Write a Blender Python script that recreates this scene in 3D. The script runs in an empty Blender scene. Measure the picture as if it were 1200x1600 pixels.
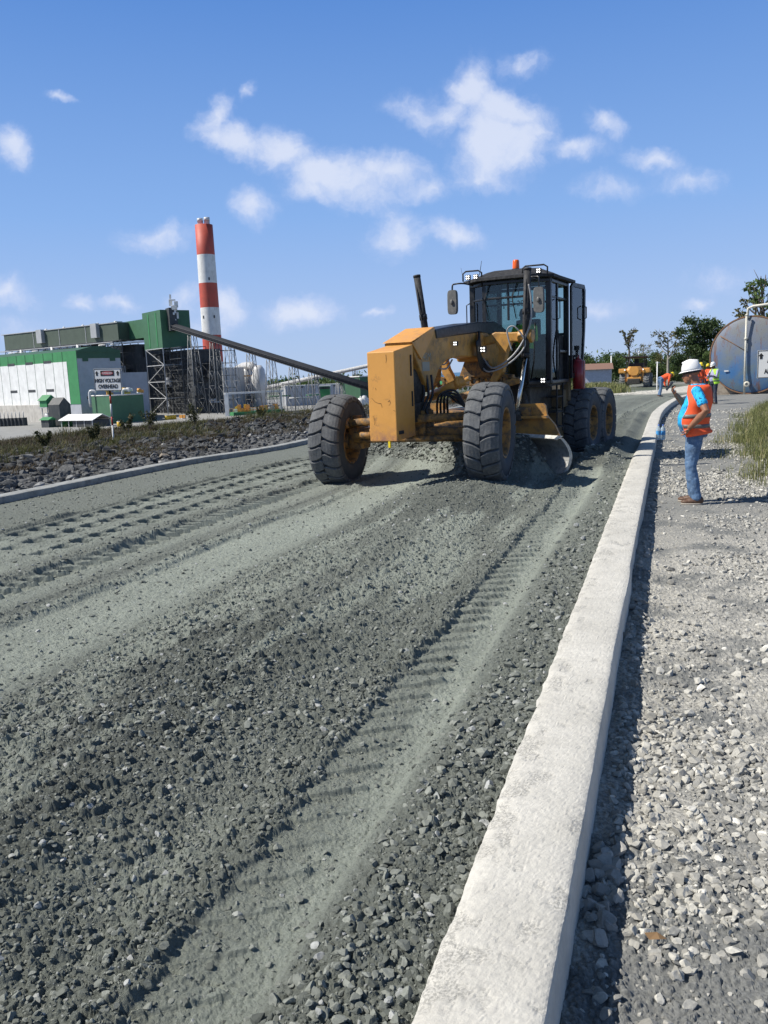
import bpy, bmesh, math, random
import numpy as np
from mathutils import Vector, Matrix, noise as mnoise
R = math.radians
random.seed(7); RNG = np.random.default_rng(11)
sc = bpy.context.scene
COL = sc.collection
# ------------------------------------------------------------------ camera
FPX = 1294.0; CH = 1.78
pitch, roll = R(9.4), R(2.3)
fwd = Vector((0, math.cos(pitch), -math.sin(pitch)))
r0 = Vector((1, 0, 0)); u0 = r0.cross(fwd)
rgt = r0*math.cos(roll) - u0*math.sin(roll)
upv = u0*math.cos(roll) + r0*math.sin(roll)
cd = bpy.data.cameras.new('camera'); cam = bpy.data.objects.new('camera', cd); COL.objects.link(cam)
cd.sensor_fit = 'VERTICAL'; cd.sensor_height = 24; cd.lens = 24*FPX/1600
cd.clip_start = 0.05; cd.clip_end = 40000
M = Matrix((rgt, upv, -fwd)).transposed().to_4x4(); M.translation = Vector((0, 0, CH))
cam.matrix_world = M; sc.camera = cam
# ------------------------------------------------------------------ sun + exposure
SUN_AZ, SUN_EL = R(86), R(47)              # azimuth the shadows run to (clockwise from +Y)
sd = Vector((math.sin(SUN_AZ)*math.cos(SUN_EL), math.cos(SUN_AZ)*math.cos(SUN_EL), -math.sin(SUN_EL)))
sl = bpy.data.lights.new('sun', 'SUN'); sl.energy = 5.0; sl.angle = R(0.53); sl.color = (1.0, 0.95, 0.865)
so = bpy.data.objects.new('sun', sl); COL.objects.link(so)
so.rotation_mode = 'QUATERNION'; so.rotation_quaternion = sd.to_track_quat('-Z', 'Y')
sc.view_settings.view_transform = 'Standard'; sc.view_settings.look = 'None'
sc.view_settings.exposure = 0.30; sc.view_settings.gamma = 1
# ------------------------------------------------------------------ sky with clouds
SKYS, SKYK = .07, .80     # sky strength and brightness of the blue
W = bpy.data.worlds.new('World'); sc.world = W; W.use_nodes = True
nt = W.node_tree; N = nt.nodes; L = nt.links
for n in list(N): N.remove(n)
def wn(t, **k):
    n = N.new(t)
    for a, b in k.items(): setattr(n, a, b)
    return n
sky = wn('ShaderNodeTexSky', sky_type='NISHITA', sun_disc=False)
sky.sun_elevation = SUN_EL; sky.sun_rotation = SUN_AZ + math.pi
sky.air_density = 1.0; sky.dust_density = 0.25; sky.ozone_density = 2.2; sky.altitude = 300
tc = wn('ShaderNodeTexCoord')
def math_(op, a, b=None, c=None, clamp=False):
    n = wn('ShaderNodeMath', operation=op, use_clamp=clamp)
    for i, v in enumerate((a, b, c)):
        if v is None: continue
        if isinstance(v, (int, float)): n.inputs[i].default_value = v
        else: L.new(v, n.inputs[i])
    return n.outputs[0]
def vdot(vec, v):
    n = wn('ShaderNodeVectorMath', operation='DOT_PRODUCT'); L.new(vec, n.inputs[0]); n.inputs[1].default_value = v; return n.outputs['Value']
# sky coordinates: bearing and elevation seen towards the road end, wobbled by noise so that the puffs fray
gen = tc.outputs['Generated']
fz = math_('MAXIMUM', vdot(gen, fwd), .05)
cx = wn('ShaderNodeCombineXYZ'); L.new(math_('DIVIDE', vdot(gen, rgt), fz), cx.inputs[0]); L.new(math_('DIVIDE', vdot(gen, upv), fz), cx.inputs[1])
nz1 = wn('ShaderNodeTexNoise', noise_dimensions='2D'); nz1.inputs['Scale'].default_value = 8.5; nz1.inputs['Detail'].default_value = 5; nz1.inputs['Roughness'].default_value = .62
L.new(cx.outputs[0], nz1.inputs['Vector'])
wob = wn('ShaderNodeVectorMath', operation='MULTIPLY_ADD'); L.new(nz1.outputs['Color'], wob.inputs[0]); wob.inputs[1].default_value = (.062, .062, 0); L.new(cx.outputs[0], wob.inputs[2])
def space(rot, sy):
    m = wn('ShaderNodeMapping'); L.new(wob.outputs[0], m.inputs['Vector']); m.inputs['Rotation'].default_value = (0, 0, -R(rot)); m.inputs['Scale'].default_value = (1, 1, 1)
    k = wn('ShaderNodeVectorMath', operation='MULTIPLY'); L.new(m.outputs[0], k.inputs[0]); k.inputs[1].default_value = (1, sy, 0); return k.outputs[0], R(rot), sy
SP = {'r': space(0, 1.0), 'f': space(0, 2.6), 's': space(-20, 1.9), 'v': space(60, 1.7)}
# px bearing, px elevation, half length, space, density
CL = [(376,130,20,'v',.75),(328,175,38,'v',1.1),(372,212,66,'s',1.2),(448,240,74,'s',1.3),(520,276,84,'s',1.35),(600,262,74,'f',1.0),(660,290,52,'f',.85),(330,205,30,'r',.9),(505,300,60,'f',.9),
      (735,135,42,'r',1.1),(790,168,66,'s',1.4),(765,225,70,'r',1.5),(800,225,55,'r',1.3),(655,180,50,'s',.85),(705,188,46,'r',.95),(828,205,44,'r',.95),(740,275,70,'f',.9),
      (812,103,52,'f',.75),(895,228,58,'f',.9),(952,195,40,'s',.9),(1028,252,46,'s',1.0),(1085,290,70,'f',.75),(945,296,64,'f',.65),
      (396,326,38,'r',.95),(252,376,64,'f',.95),(620,365,42,'r',1.05),(708,362,46,'s',1.1),(14,222,38,'r',1.1),(12,448,66,'s',1.1),(95,144,26,'f',.8),
      (350,470,56,'s',1.0),(470,484,70,'f',1.1),(592,488,26,'f',.9),(130,477,18,'r',.85),(182,477,38,'f',1.0),(290,470,24,'r',.9),(300,508,70,'f',.75),
      (935,474,52,'f',.8),(1090,466,28,'f',.8),(740,492,66,'f',.6),(1120,430,66,'f',.5),(40,522,66,'f',.75)]
acc = None
for (x, y, a, sp, st) in CL:
    vec, ro, sy = SP[sp]; X_, Y_ = (x-600)/FPX+.031, (800-y)/FPX+.031
    c_ = (math.cos(ro)*X_ + math.sin(ro)*Y_, (-math.sin(ro)*X_ + math.cos(ro)*Y_)*sy, 0)
    dn = wn('ShaderNodeVectorMath', operation='DISTANCE'); L.new(vec, dn.inputs[0]); dn.inputs[1].default_value = c_
    m = math_('MULTIPLY_ADD', dn.outputs['Value'], -st*FPX/a/1.4, st)
    acc = m if acc is None else math_('SMOOTH_MAX', acc, m, .30)
acc = math_('MAXIMUM', acc, 0.0)
nz2 = wn('ShaderNodeTexNoise', noise_dimensions='2D'); nz2.inputs['Scale'].default_value = 14; nz2.inputs['Detail'].default_value = 8; nz2.inputs['Roughness'].default_value = .64
L.new(wob.outputs[0], nz2.inputs['Vector'])
dens = math_('ADD', acc, math_('MULTIPLY', math_('SUBTRACT', nz2.outputs['Fac'], .47), 1.4))
mr = wn('ShaderNodeMapRange', interpolation_type='SMOOTHSTEP'); L.new(dens, mr.inputs['Value'])
mr.inputs['From Min'].default_value = .08; mr.inputs['From Max'].default_value = 1.15
has = math_('MULTIPLY', acc, 3.0, clamp=True)
ahead = math_('MULTIPLY', math_('SUBTRACT', vdot(gen, fwd), .08), 20.0, clamp=True)
cm = math_('MULTIPLY', math_('MULTIPLY', math_('MULTIPLY', mr.outputs[0], has), ahead), .80)
sep = wn('ShaderNodeSeparateXYZ'); L.new(gen, sep.inputs[0])
ramp = wn('ShaderNodeValToRGB'); L.new(sep.outputs['Z'], ramp.inputs[0]); e = ramp.color_ramp.elements
SK = [(0.0, (.46, .61, .88)), (.07, (.40, .57, .92)), (.18, (.265, .475, .90)), (.38, (.118, .295, .74)), (.6, (.075, .14, .27)), (1.0, (.045, .075, .125))]
while len(e) < len(SK): e.new(.5)
for q, (p, c) in zip(e, SK): q.position = p; q.color = (*[v*SKYK/10 for v in c], 1)
g10 = wn('ShaderNodeVectorMath', operation='SCALE'); L.new(ramp.outputs[0], g10.inputs[0]); g10.inputs['Scale'].default_value = 10/SKYS
mixv = wn('ShaderNodeMix', data_type='RGBA'); mixv.inputs[0].default_value = .88; L.new(sky.outputs[0], mixv.inputs[6]); L.new(g10.outputs[0], mixv.inputs[7])
mixc = wn('ShaderNodeMix', data_type='RGBA'); L.new(cm, mixc.inputs[0]); L.new(mixv.outputs[2], mixc.inputs[6]); 
cc = wn('ShaderNodeMix', data_type='RGBA'); L.new(mr.outputs[0], cc.inputs[0]); cc.inputs[6].default_value = tuple(v*SKYK/SKYS for v in (.58, .68, .98)) + (1,); cc.inputs[7].default_value = tuple(v*SKYK/SKYS for v in (.80, .85, .99)) + (1,)
L.new(cc.outputs[2], mixc.inputs[7])
bg = wn('ShaderNodeBackground'); L.new(mixc.outputs[2], bg.inputs[0]); bg.inputs[1].default_value = SKYS
wo = wn('ShaderNodeOutputWorld'); L.new(bg.outputs[0], wo.inputs[0])

# ================================================================== helpers
def tag(o, label=None, cat=None, group=None, kind=None):
    if label: o['label'] = label
    if cat: o['category'] = cat
    if group: o['group'] = group
    if kind: o['kind'] = kind
    return o
def empty(name, loc=(0,0,0), rz=0, **k):
    o = bpy.data.objects.new(name, None); COL.objects.link(o); o.location = loc; o.rotation_euler = (0,0,rz)
    o.empty_display_size = .2
    return tag(o, **k)
def copy_tree(o, parent=None):
    c = o.copy(); COL.objects.link(c)
    if parent: c.parent = parent
    for ch in list(o.children): copy_tree(ch, c)
    return c
class MB:
    def __init__(s): s.v = []; s.f = []; s.sm = []
    def add(s, vs, fs, smooth=False, mat=None):
        b = len(s.v)
        if mat is not None: vs = [mat @ Vector(v) for v in vs]
        s.v += [tuple(v) for v in vs]; s.f += [tuple(b+i for i in f) for f in fs]; s.sm += [smooth]*len(fs)
        return s
    def box(s, c, d, rot=None, mat=None, bev=0.0):
        x, y, z = d[0]/2, d[1]/2, d[2]/2
        T = Matrix.Translation(Vector(c))
        if rot is not None: T = T @ (rot.to_4x4() if not isinstance(rot, (tuple, list)) else Matrix.Rotation(rot[2],4,'Z') @ Matrix.Rotation(rot[1],4,'Y') @ Matrix.Rotation(rot[0],4,'X'))
        if mat is not None: T = mat @ T
        bev = min(bev, x*.9, y*.9, z*.9)
        if bev <= 0:
            vs = [(i*x, j*y, k*z) for i in (-1,1) for j in (-1,1) for k in (-1,1)]
            return s.add(vs, [(0,1,3,2),(4,6,7,5),(0,4,5,1),(2,3,7,6),(0,2,6,4),(1,5,7,3)], mat=T)
        bm = bmesh.new(); bmesh.ops.create_cube(bm, size=1)
        for v in bm.verts: v.co = Vector((v.co.x*2*x, v.co.y*2*y, v.co.z*2*z))
        bmesh.ops.bevel(bm, geom=bm.edges[:], offset=bev, segments=2, profile=.7, affect='EDGES')
        bm.verts.index_update()
        s.add([v.co.copy() for v in bm.verts], [[v.index for v in f.verts] for f in bm.faces], mat=T); bm.free(); return s
    def loft(s, rings, close=True, caps=True, smooth=True):
        n = len(rings[0]); vs = [p for r in rings for p in r]; fs = []
        for i in range(len(rings)-1):
            for j in range(n if close else n-1):
                k = (j+1) % n
                fs.append((i*n+j, i*n+k, (i+1)*n+k, (i+1)*n+j))
        b = len(s.v); s.add(vs, fs, smooth)
        if caps: s.add([], []); s.f += [tuple(b+j for j in range(n))[::-1], tuple(b+(len(rings)-1)*n+j for j in range(n))]; s.sm += [False, False]
        return s
    def cyl(s, a, b, r, r2=None, n=12, caps=True, smooth=True):
        a = Vector(a); b = Vector(b); d = (b-a).normalized(); r2 = r if r2 is None else r2
        e = d.orthogonal().normalized(); f = d.cross(e)
        ring = lambda c, q: [c + (e*math.cos(2*math.pi*i/n) + f*math.sin(2*math.pi*i/n))*q for i in range(n)]
        return s.loft([ring(a, r), ring(b, r2)], caps=caps, smooth=smooth)
    def tube(s, pts, r, n=8, sub=0, caps=True):
        pts = [Vector(p) for p in pts]
        if sub:
            o = []
            for i in range(len(pts)-1):
                p0 = pts[max(i-1,0)]; p1 = pts[i]; p2 = pts[i+1]; p3 = pts[min(i+2,len(pts)-1)]
                for k in range(sub):
                    t = k/sub; o.append(.5*((2*p1)+(p2-p0)*t+(2*p0-5*p1+4*p2-p3)*t*t+(-p0+3*p1-3*p2+p3)*t**3))
            pts = o+[pts[-1]]
        rs = r if isinstance(r, (list, tuple)) else None
        rings = []; e = None
        for i, p in enumerate(pts):
            d = (pts[min(i+1,len(pts)-1)] - pts[max(i-1,0)]).normalized()
            if e is None: e = d.orthogonal().normalized()
            else:
                e = (e - d*e.dot(d)); e = e.normalized() if e.length > 1e-6 else d.orthogonal().normalized()
            f = d.cross(e)
            q = r if rs is None else rs[0] + (rs[1]-rs[0])*i/(len(pts)-1)
            rings.append([p + (e*math.cos(2*math.pi*k/n)+f*math.sin(2*math.pi*k/n))*q for k in range(n)])
        return s.loft(rings, caps=caps)
    def lathe(s, prof, c=(0,0,0), axis=(0,0,1), n=32, smooth=True, caps=False):
        ax = Vector(axis).normalized(); e = ax.orthogonal().normalized(); f = ax.cross(e); c = Vector(c)
        rings = [[c + ax*h + (e*math.cos(2*math.pi*i/n)+f*math.sin(2*math.pi*i/n))*r for i in range(n)] for r, h in prof]
        return s.loft(rings, caps=caps, smooth=smooth)
    def prism(s, poly, a, b, axis='x', mat=None):
        # poly in the two other axes, extruded a..b along axis
        def P(p, t):
            return {'x': (t, p[0], p[1]), 'y': (p[0], t, p[1]), 'z': (p[0], p[1], t)}[axis]
        n = len(poly); vs = [P(p, a) for p in poly] + [P(p, b) for p in poly]
        fs = [tuple(range(n))[::-1], tuple(range(n, 2*n))] + [(i, (i+1) % n, n+(i+1) % n, n+i) for i in range(n)]
        return s.add(vs, fs, mat=mat)
    def ball(s, c, r, n=10, mat=None):
        r = (r, r, r) if isinstance(r, (int, float)) else r
        rings = []
        for i in range(n//2+1):
            t = math.pi*i/(n//2); q = max(math.sin(t), 1e-3)
            rings.append([(c[0]+r[0]*q*math.cos(2*math.pi*j/n), c[1]+r[1]*q*math.sin(2*math.pi*j/n), c[2]-r[2]*math.cos(t)) for j in range(n)])
        vs = [p for g in rings for p in g]; m = len(rings)
        fs = [(i*n+j, i*n+(j+1) % n, (i+1)*n+(j+1) % n, (i+1)*n+j) for i in range(m-1) for j in range(n)]
        return s.add(vs, fs, True, mat)
    def build_split(s, name, material, parent=None, **k):
        """each connected piece becomes an object of its own"""
        up = list(range(len(s.v)))
        def find(a):
            while up[a] != a: up[a] = up[up[a]]; a = up[a]
            return a
        for f in s.f:
            for q in f[1:]: up[find(q)] = find(f[0])
        gr = {}
        for f, sm in zip(s.f, s.sm): gr.setdefault(find(f[0]), []).append((f, sm))
        out = []
        for fs in gr.values():
            ids = sorted({i for f, _ in fs for i in f}); mp = {i: n for n, i in enumerate(ids)}; m = MB(); m.v = [s.v[i] for i in ids]; m.f = [tuple(mp[i] for i in f) for f, _ in fs]; m.sm = [q for _, q in fs]
            out.append(m.build(name, material, parent, **k))
        return out
    def build(s, name, material, parent=None, bevel=0, **k):
        me = bpy.data.meshes.new(name); me.from_pydata(s.v, [], s.f)
        me.polygons.foreach_set('use_smooth', s.sm)
        bm = bmesh.new(); bm.from_mesh(me); bmesh.ops.recalc_face_normals(bm, faces=bm.faces[:]); bm.to_mesh(me); bm.free()
        me.materials.append(material)
        o = bpy.data.objects.new(name, me); COL.objects.link(o)
        if parent is not None: o.parent = parent
        if bevel:
            m = o.modifiers.new('bevel', 'BEVEL'); m.width = bevel; m.segments = 2; m.limit_method = 'ANGLE'; m.angle_limit = R(38)
        return tag(o, **k)
def np_mesh(name, V, F4, material, parent=None, smooth=False, attrs=None, **k):
    V = np.asarray(V, np.float32); F4 = np.asarray(F4, np.int32); n = F4.shape[1]
    me = bpy.data.meshes.new(name); me.vertices.add(len(V)); me.vertices.foreach_set('co', V.ravel())
    me.loops.add(F4.size); me.loops.foreach_set('vertex_index', F4.ravel())
    me.polygons.add(len(F4)); me.polygons.foreach_set('loop_start', np.arange(0, F4.size, n, dtype=np.int32))
    me.polygons.foreach_set('loop_total', np.full(len(F4), n, np.int32))
    me.update(calc_edges=True)
    me.polygons.foreach_set('use_smooth', np.full(len(F4), smooth))
    for an, av in (attrs or {}).items():
        av = np.asarray(av, np.float32)
        if av.ndim == 1: a = me.attributes.new(an, 'FLOAT', 'POINT'); a.data.foreach_set('value', av)
        else: a = me.attributes.new(an, 'FLOAT_VECTOR', 'POINT'); a.data.foreach_set('vector', av.ravel())
    me.materials.append(material); me.update()
    o = bpy.data.objects.new(name, me); COL.objects.link(o)
    if parent is not None: o.parent = parent
    return tag(o, **k)
# ------------------------------------------------------------------ materials
MATS = {}
class NT:
    def __init__(s, name):
        s.m = bpy.data.materials.new(name); s.m.use_nodes = True; s.t = s.m.node_tree
        s.b = s.t.nodes['Principled BSDF']; s.b.inputs['Roughness'].default_value = .7
    def n(s, t, ins=None, **k):
        n = s.t.nodes.new(t)
        for a, b in k.items(): setattr(n, a, b)
        for a, b in (ins or {}).items():
            if isinstance(b, bpy.types.NodeSocket): s.t.links.new(b, n.inputs[a])
            else: n.inputs[a].default_value = b
        return n
    def obj(s): return s.n('ShaderNodeTexCoord').outputs['Object']
    def noise(s, scale, detail=4, rough=.55, vec=None, out='Fac'):
        return s.n('ShaderNodeTexNoise', {'Scale': scale, 'Detail': detail, 'Roughness': rough, 'Vector': vec or s.obj()}).outputs[out]
    def ramp(s, fac, a, b, lo=0, hi=1):
        return s.n('ShaderNodeMapRange', {'Value': fac, 'From Min': a, 'From Max': b, 'To Min': lo, 'To Max': hi}).outputs[0]
    def mix(s, f, a, b, bt='MIX'):
        n = s.n('ShaderNodeMix', data_type='RGBA', blend_type=bt)
        for i, v in ((0, f), (6, a), (7, b)):
            if isinstance(v, bpy.types.NodeSocket): s.t.links.new(v, n.inputs[i])
            elif isinstance(v, (int, float)) and i == 0: n.inputs[i].default_value = v
            else: n.inputs[i].default_value = (*v[:3], 1) if not isinstance(v, (int, float)) else (v, v, v, 1)
        return n.outputs[2]
    def math(s, op, a, b=0.0, clamp=False): return s.n('ShaderNodeMath', {0: a, 1: b}, operation=op, use_clamp=clamp).outputs[0]
    def attr(s, nm, o='Fac'): return s.n('ShaderNodeAttribute', attribute_name=nm).outputs[o]
    def col(s, c): s.t.links.new(c, s.b.inputs['Base Color'])
    def rough(s, c):
        if isinstance(c, bpy.types.NodeSocket): s.t.links.new(c, s.b.inputs['Roughness'])
        else: s.b.inputs['Roughness'].default_value = c
    def bump(s, h, st=.3, d=.01): s.t.links.new(s.n('ShaderNodeBump', {'Height': h, 'Strength': st, 'Distance': d}).outputs[0], s.b.inputs['Normal'])
def mat(name, c, rough=.6, metal=0.0, var=.12, scale=3.0, dirt=None, dirt_amt=.4, bump=0, bscale=40, spec=None, lo=.48, emit=None):
    """a painted / coated surface with uneven tone, dirt patches and a little surface relief"""
    if name in MATS: return MATS[name]
    t = NT(name); c = tuple(c)
    f = t.noise(scale, 6, .6)
    col = t.mix(t.ramp(f, .3, .7), [x*(1-var) for x in c], [min(1, x*(1+var)) for x in c])
    if dirt: col = t.mix(t.math('MULTIPLY', t.ramp(t.noise(scale*2.7, 8, .68), lo, lo+.16), dirt_amt, True), col, dirt)
    t.col(col); t.rough(t.ramp(t.noise(scale*4, 5), .3, .7, max(0.02, rough-.1), min(1, rough+.1))); t.b.inputs['Metallic'].default_value = metal
    if spec is not None: t.b.inputs['Specular IOR Level'].default_value = spec
    if bump: t.bump(t.noise(bscale, 5, .6), bump, .01)
    if emit: t.b.inputs['Emission Color'].default_value = (*c, 1); t.b.inputs['Emission Strength'].default_value = emit
    MATS[name] = t.m; return t.m
# ================================================================== the ground
AZ = R(19.1)
rd = np.array([math.sin(AZ), math.cos(AZ)]); rl = np.array([-math.cos(AZ), math.sin(AZ)])
def sstep(a, b, x): t = np.clip((x-a)/(b-a), 0, 1); return t*t*(3-2*t)
def bump_(x, a, b, w): return sstep(a-w, a+w, x)*(1-sstep(b-w, b+w, x))
def hsh(ix, iy, k):
    h = (ix.astype(np.int64)*374761393 + iy.astype(np.int64)*668265263 + k*1274126177) & 0xffffffff
    h = ((h ^ (h >> 13))*1274126177) & 0xffffffff; h = h ^ (h >> 16)
    h = (h*2246822519) & 0xffffffff; h = h ^ (h >> 15)
    return h.astype(np.float64)/4294967296.0
def vn(x, y, k=0):
    ix = np.floor(x); iy = np.floor(y); fx = x-ix; fy = y-iy; fx = fx*fx*(3-2*fx); fy = fy*fy*(3-2*fy)
    a = hsh(ix, iy, k); b = hsh(ix+1, iy, k); c = hsh(ix, iy+1, k); d = hsh(ix+1, iy+1, k)
    return (a+(b-a)*fx)*(1-fy) + (c+(d-c)*fx)*fy
def fbm(x, y, o=4, k=0, g=.5):
    r = 0; a = 1; t = 0
    for i in range(o): r = r+a*vn(x*2**i+17*i, y*2**i-9*i, k+i); t += a; a *= g
    return r/t
def hbits(ix, iy, k):
    h = ix*np.uint64(0x9E3779B97F4A7C15) + iy*np.uint64(0xC2B2AE3D27D4EB4F) + np.uint64(k*0x165667B1)
    h ^= h >> np.uint64(31); h *= np.uint64(0xBF58476D1CE4E5B9); h ^= h >> np.uint64(29); h *= np.uint64(0x94D049BB133111EB); h ^= h >> np.uint64(32)
    return [((h >> np.uint64(b)) & np.uint64(255)).astype(np.float32)/256 for b in (0, 8, 16, 24, 32, 40, 48)]
def stones(x, y, cell, k, fill=.75):
    """clods / stones as a height field: angular lumps of random size in jittered cells"""
    gx = x/cell; gy = y/cell; ix = np.floor(gx); iy = np.floor(gy); fx = (gx-ix).astype(np.float32); fy = (gy-iy).astype(np.float32)
    ix = (ix+100000).astype(np.uint64); iy = (iy+100000).astype(np.uint64); best = np.zeros_like(fx)
    for dx in (-1, 0, 1):
        for dy in (-1, 0, 1):
            a0, a1, a2, a3, a4, a5, a6 = hbits(ix+np.uint64(dx+1), iy+np.uint64(dy+1), k)
            r = .25+.5*a2**1.6; an = a4*3.1416; ca = np.cos(an); sa = np.sin(an)
            ex = fx-dx-a0; ey = fy-dy-a1; a = (ex*ca+ey*sa)/r; b = (-ex*sa+ey*ca)/(r*.72); aa = np.abs(a); ab = np.abs(b)
            h = 1-np.maximum(np.maximum(aa, ab), .72*(aa+ab))
            tl = (a5-.5)*a + (a6-.5)*b
            h = np.where((a3 < fill) & (h > 0), (np.minimum(h*1.7, .58)+.5*tl*np.minimum(h*4, 1))*r, 0)
            best = np.maximum(best, h)
    return best*cell
def kerb_off(s): return -.0028*np.maximum(s-24, 0)**2 * np.where(s < 60, 1, 0) + np.where(s >= 60, -.0028*36**2 - .0028*2*36*(s-60), 0)
def base_z(s):
    return -.12*bump_(s, 17, 27, 3.) - .85*sstep(38, 95, s) - 1.2*sstep(95, 220, s)
def shelf(s): return np.interp(s, [0, 10, 24, 31, 38, 60, 90, 140, 240], [27, 25.5, 23, 20, 17.5, 14, 12, 13, 20])
def road_prof(s, u):
    """large shapes of the loose road surface; returns height, coarse mask, dust mask"""
    w = .10*(vn(s*.55, s*0+3., 5)-.5); uu = u+w
    z = np.full_like(s, .10)
    c = np.zeros_like(s); dst = np.zeros_like(s)
    tooth = ((s+.30*u+.03*vn(s*2, u*0, 34))/.205) % 1.0; tri = 1-np.abs(2*tooth-1)
    ed = 1.40+.05*(vn(s*3, s*0, 6)-.5)+.02*(vn(s*16, s*0, 8)-.5) - .045*sstep(.35, .95, tooth)*(1-sstep(.95, 1.0, tooth))*(.4+vn(s*1.5, s*0, 7))
    # windrow along the kerb
    z += .045*bump_(u, .4, .98, .16)*(.6+.8*vn(s*1.3, u*2, 9)); cw = bump_(uu, .5, .92, .12); c = np.maximum(c, cw)
    # lug strip
    lug = bump_(u, 1.06, ed-.01, .03)
    z += -.018*bump_(u, 1.02, ed, .03)
    sw = sstep(0, .80, tooth)*(1-sstep(.86, .98, tooth)) - .4
    lv = (ed-u)/.26; fg = sstep(lv*.95, lv*.95+.16, tri)*(lv > -.3)*(1-sstep(.8, 1.05, lv)); str_ = (.45+.8*vn(s*1.6, u*3, 10))*(.72+.28*sstep(2.0, 5.0, s)); fg = fg*(.65+.5*fbm(s*9, u*9, 3, 18))
    z += (.034*fg - .013)*str_ + .012*(fbm(s*14, u*14, 3, 19)-.5)*bump_(u, 1.10, ed+.02, .02)
    z -= .012*bump_(u, ed-.02, ed+.06, .02)*(1-sstep(.25, .6, tri))*str_
    dst = np.maximum(dst, .9*bump_(uu, .98, 1.22, .07)*(.5+.7*fbm(s*1.5, u*4, 3, 12))); dst = np.maximum(dst, .35*lug)
    # rough loose field
    c = np.maximum(c, bump_(u, ed, 3.55+.35*(vn(s*.6, s*0, 14)-.5), .02+.10*(u > 2)))
    z += .050*bump_(u, 2.0, 3.0, .45)*(.5+1.0*vn(s*.7, u*.8, 15)) + .014*bump_(u, ed, 1.6, .015)
    z += .03*(fbm(s*2.2, u*2.2, 3, 16)-.5)*c + .045*(fbm(s*.35+u*.1, u*4.2, 3, 47)-.5)*bump_(u, 1.6, 3.6, .15)
    dst = np.maximum(dst, .55*bump_(u, 1.5, 3.7, .1)*sstep(.50, .68, fbm(s*.45, u*3.2, 4, 48)))
    # bladed strip
    st = bump_(uu, 3.6, 4.55, .18); dst = np.maximum(dst, st*(.55+.5*fbm(s*.9, u*5, 4, 17)))
    z += -.02*st
    # side berms with broken clods
    for (a, b, h, k) in ((4.45, 4.60, .030, 20), (5.45, 5.68, .055, 22), (7.42, 7.62, .050, 24), (4.75, 4.82, .015, 25)):
        g = bump_(u+.16*(vn(s*.8, s*0, k)-.5)+.05*(vn(s*4, s*0, k+3)-.5), a, b, .05); z += h*g*(.5+.9*vn(s*2.5, u*2, k+1)); c = np.maximum(c, .8*g)
    dst = np.maximum(dst, .6*bump_(uu, 4.9, 5.4, .1)*(.5+.6*fbm(s*1.2, u*5, 3, 27)))
    cb = bump_(u, 5.16, 5.46, .03); lw = (5.46-u)/.28; fg2 = sstep(lw*.95, lw*.95+.16, tri); z += cb*(.045*fg2*(.5+.8*vn(s*1.5, u*0, 33)) - .020)
    # churned lane with tyre blocks pressed in
    ch = bump_(u, 5.9, 7.3, .15); z += ch*(.035*(fbm(s*3, u*3, 3, 28)-.5)); dst = np.maximum(dst, .55*ch*fbm(s*2, u*2, 3, 29)*1.4)
    for (a, k, per) in ((6.70, 30, .33), (7.22, 31, .33), (6.15, 32, .31)):
        q = ((s+.2*(k-30)+.25*u)/per) % 1.0
        z += (-.095*bump_(u, a-.10, a+.08, .02)*sstep(.0, .08, q)*(1-sstep(.50, .62, q))*(.35+.9*vn(s*1.1, u*3, k+50)) + .025*bump_(u, a+.06, a+.16, .03))*sstep(6.0, 8, s)
    c = np.maximum(c, .35*sstep(7.6, 7.8, u)); c = np.maximum(c, .25)
    # spoil carried by the blade and run out under the front axle
    gx_ = rd[0]*s+rl[0]*u-.525; gy_ = rd[1]*s+rl[1]*u-12.85; ga = R(28)
    lx = -(gx_*math.sin(ga)+gy_*math.cos(ga)); ly = gx_*math.cos(ga)-gy_*math.sin(ga)
    al = (lx+2.5)*.511+(ly-.02)*.860; fr_ = (lx+2.5)*.860-(ly-.02)*.511         # along the blade, in front of it
    wv = .75*(fbm(s*1.3, u*1.3, 3, 40)-.5)
    e1 = np.where(fr_ > .1, np.exp(-((fr_-.1+wv*.5)/.95)**2), np.exp(-((fr_-.1)/.16)**2))*bump_(al+wv*.3, -2.6, 1.80, .36)
    z += .56*e1*(.80+.35*fbm(s*1.6, u*1.6, 3, 41)) + .07*e1*(fbm(s*5, u*5, 3, 43)-.5)
    e2 = np.exp(-((u-2.9)/.55)**2*.5)*bump_(s, 10.2, 14.5, .9); z += .11*e2
    e3 = e1*0
    e4 = bump_(u, .85, 1.55, .2)*bump_(s, 13.6, 30, .5); z += .15*e4*(.6+.7*vn(s*2, u*2, 42))
    c = np.maximum(c, np.clip((e1+e2+e3+e4)*1.6, 0, 1)); dst = dst*(1-np.clip(e1+e3+e4, 0, 1))
    damp = np.clip(e1*1.3, 0, 1)*.75 + .40*bump_(uu, 1.75, 3.3, .3)*sstep(.35, .65, vn(s*.5, u*.7, 46)) + .45*e4
    # passed zone behind the grader is rolled flat
    fl = sstep(19, 26, s); c = c*(1-.72*fl); dst = dst*(1-.8*fl)
    dst = dst - damp*(1-.5*fl)*(dst < .3)
    return z, c, dst
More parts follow.
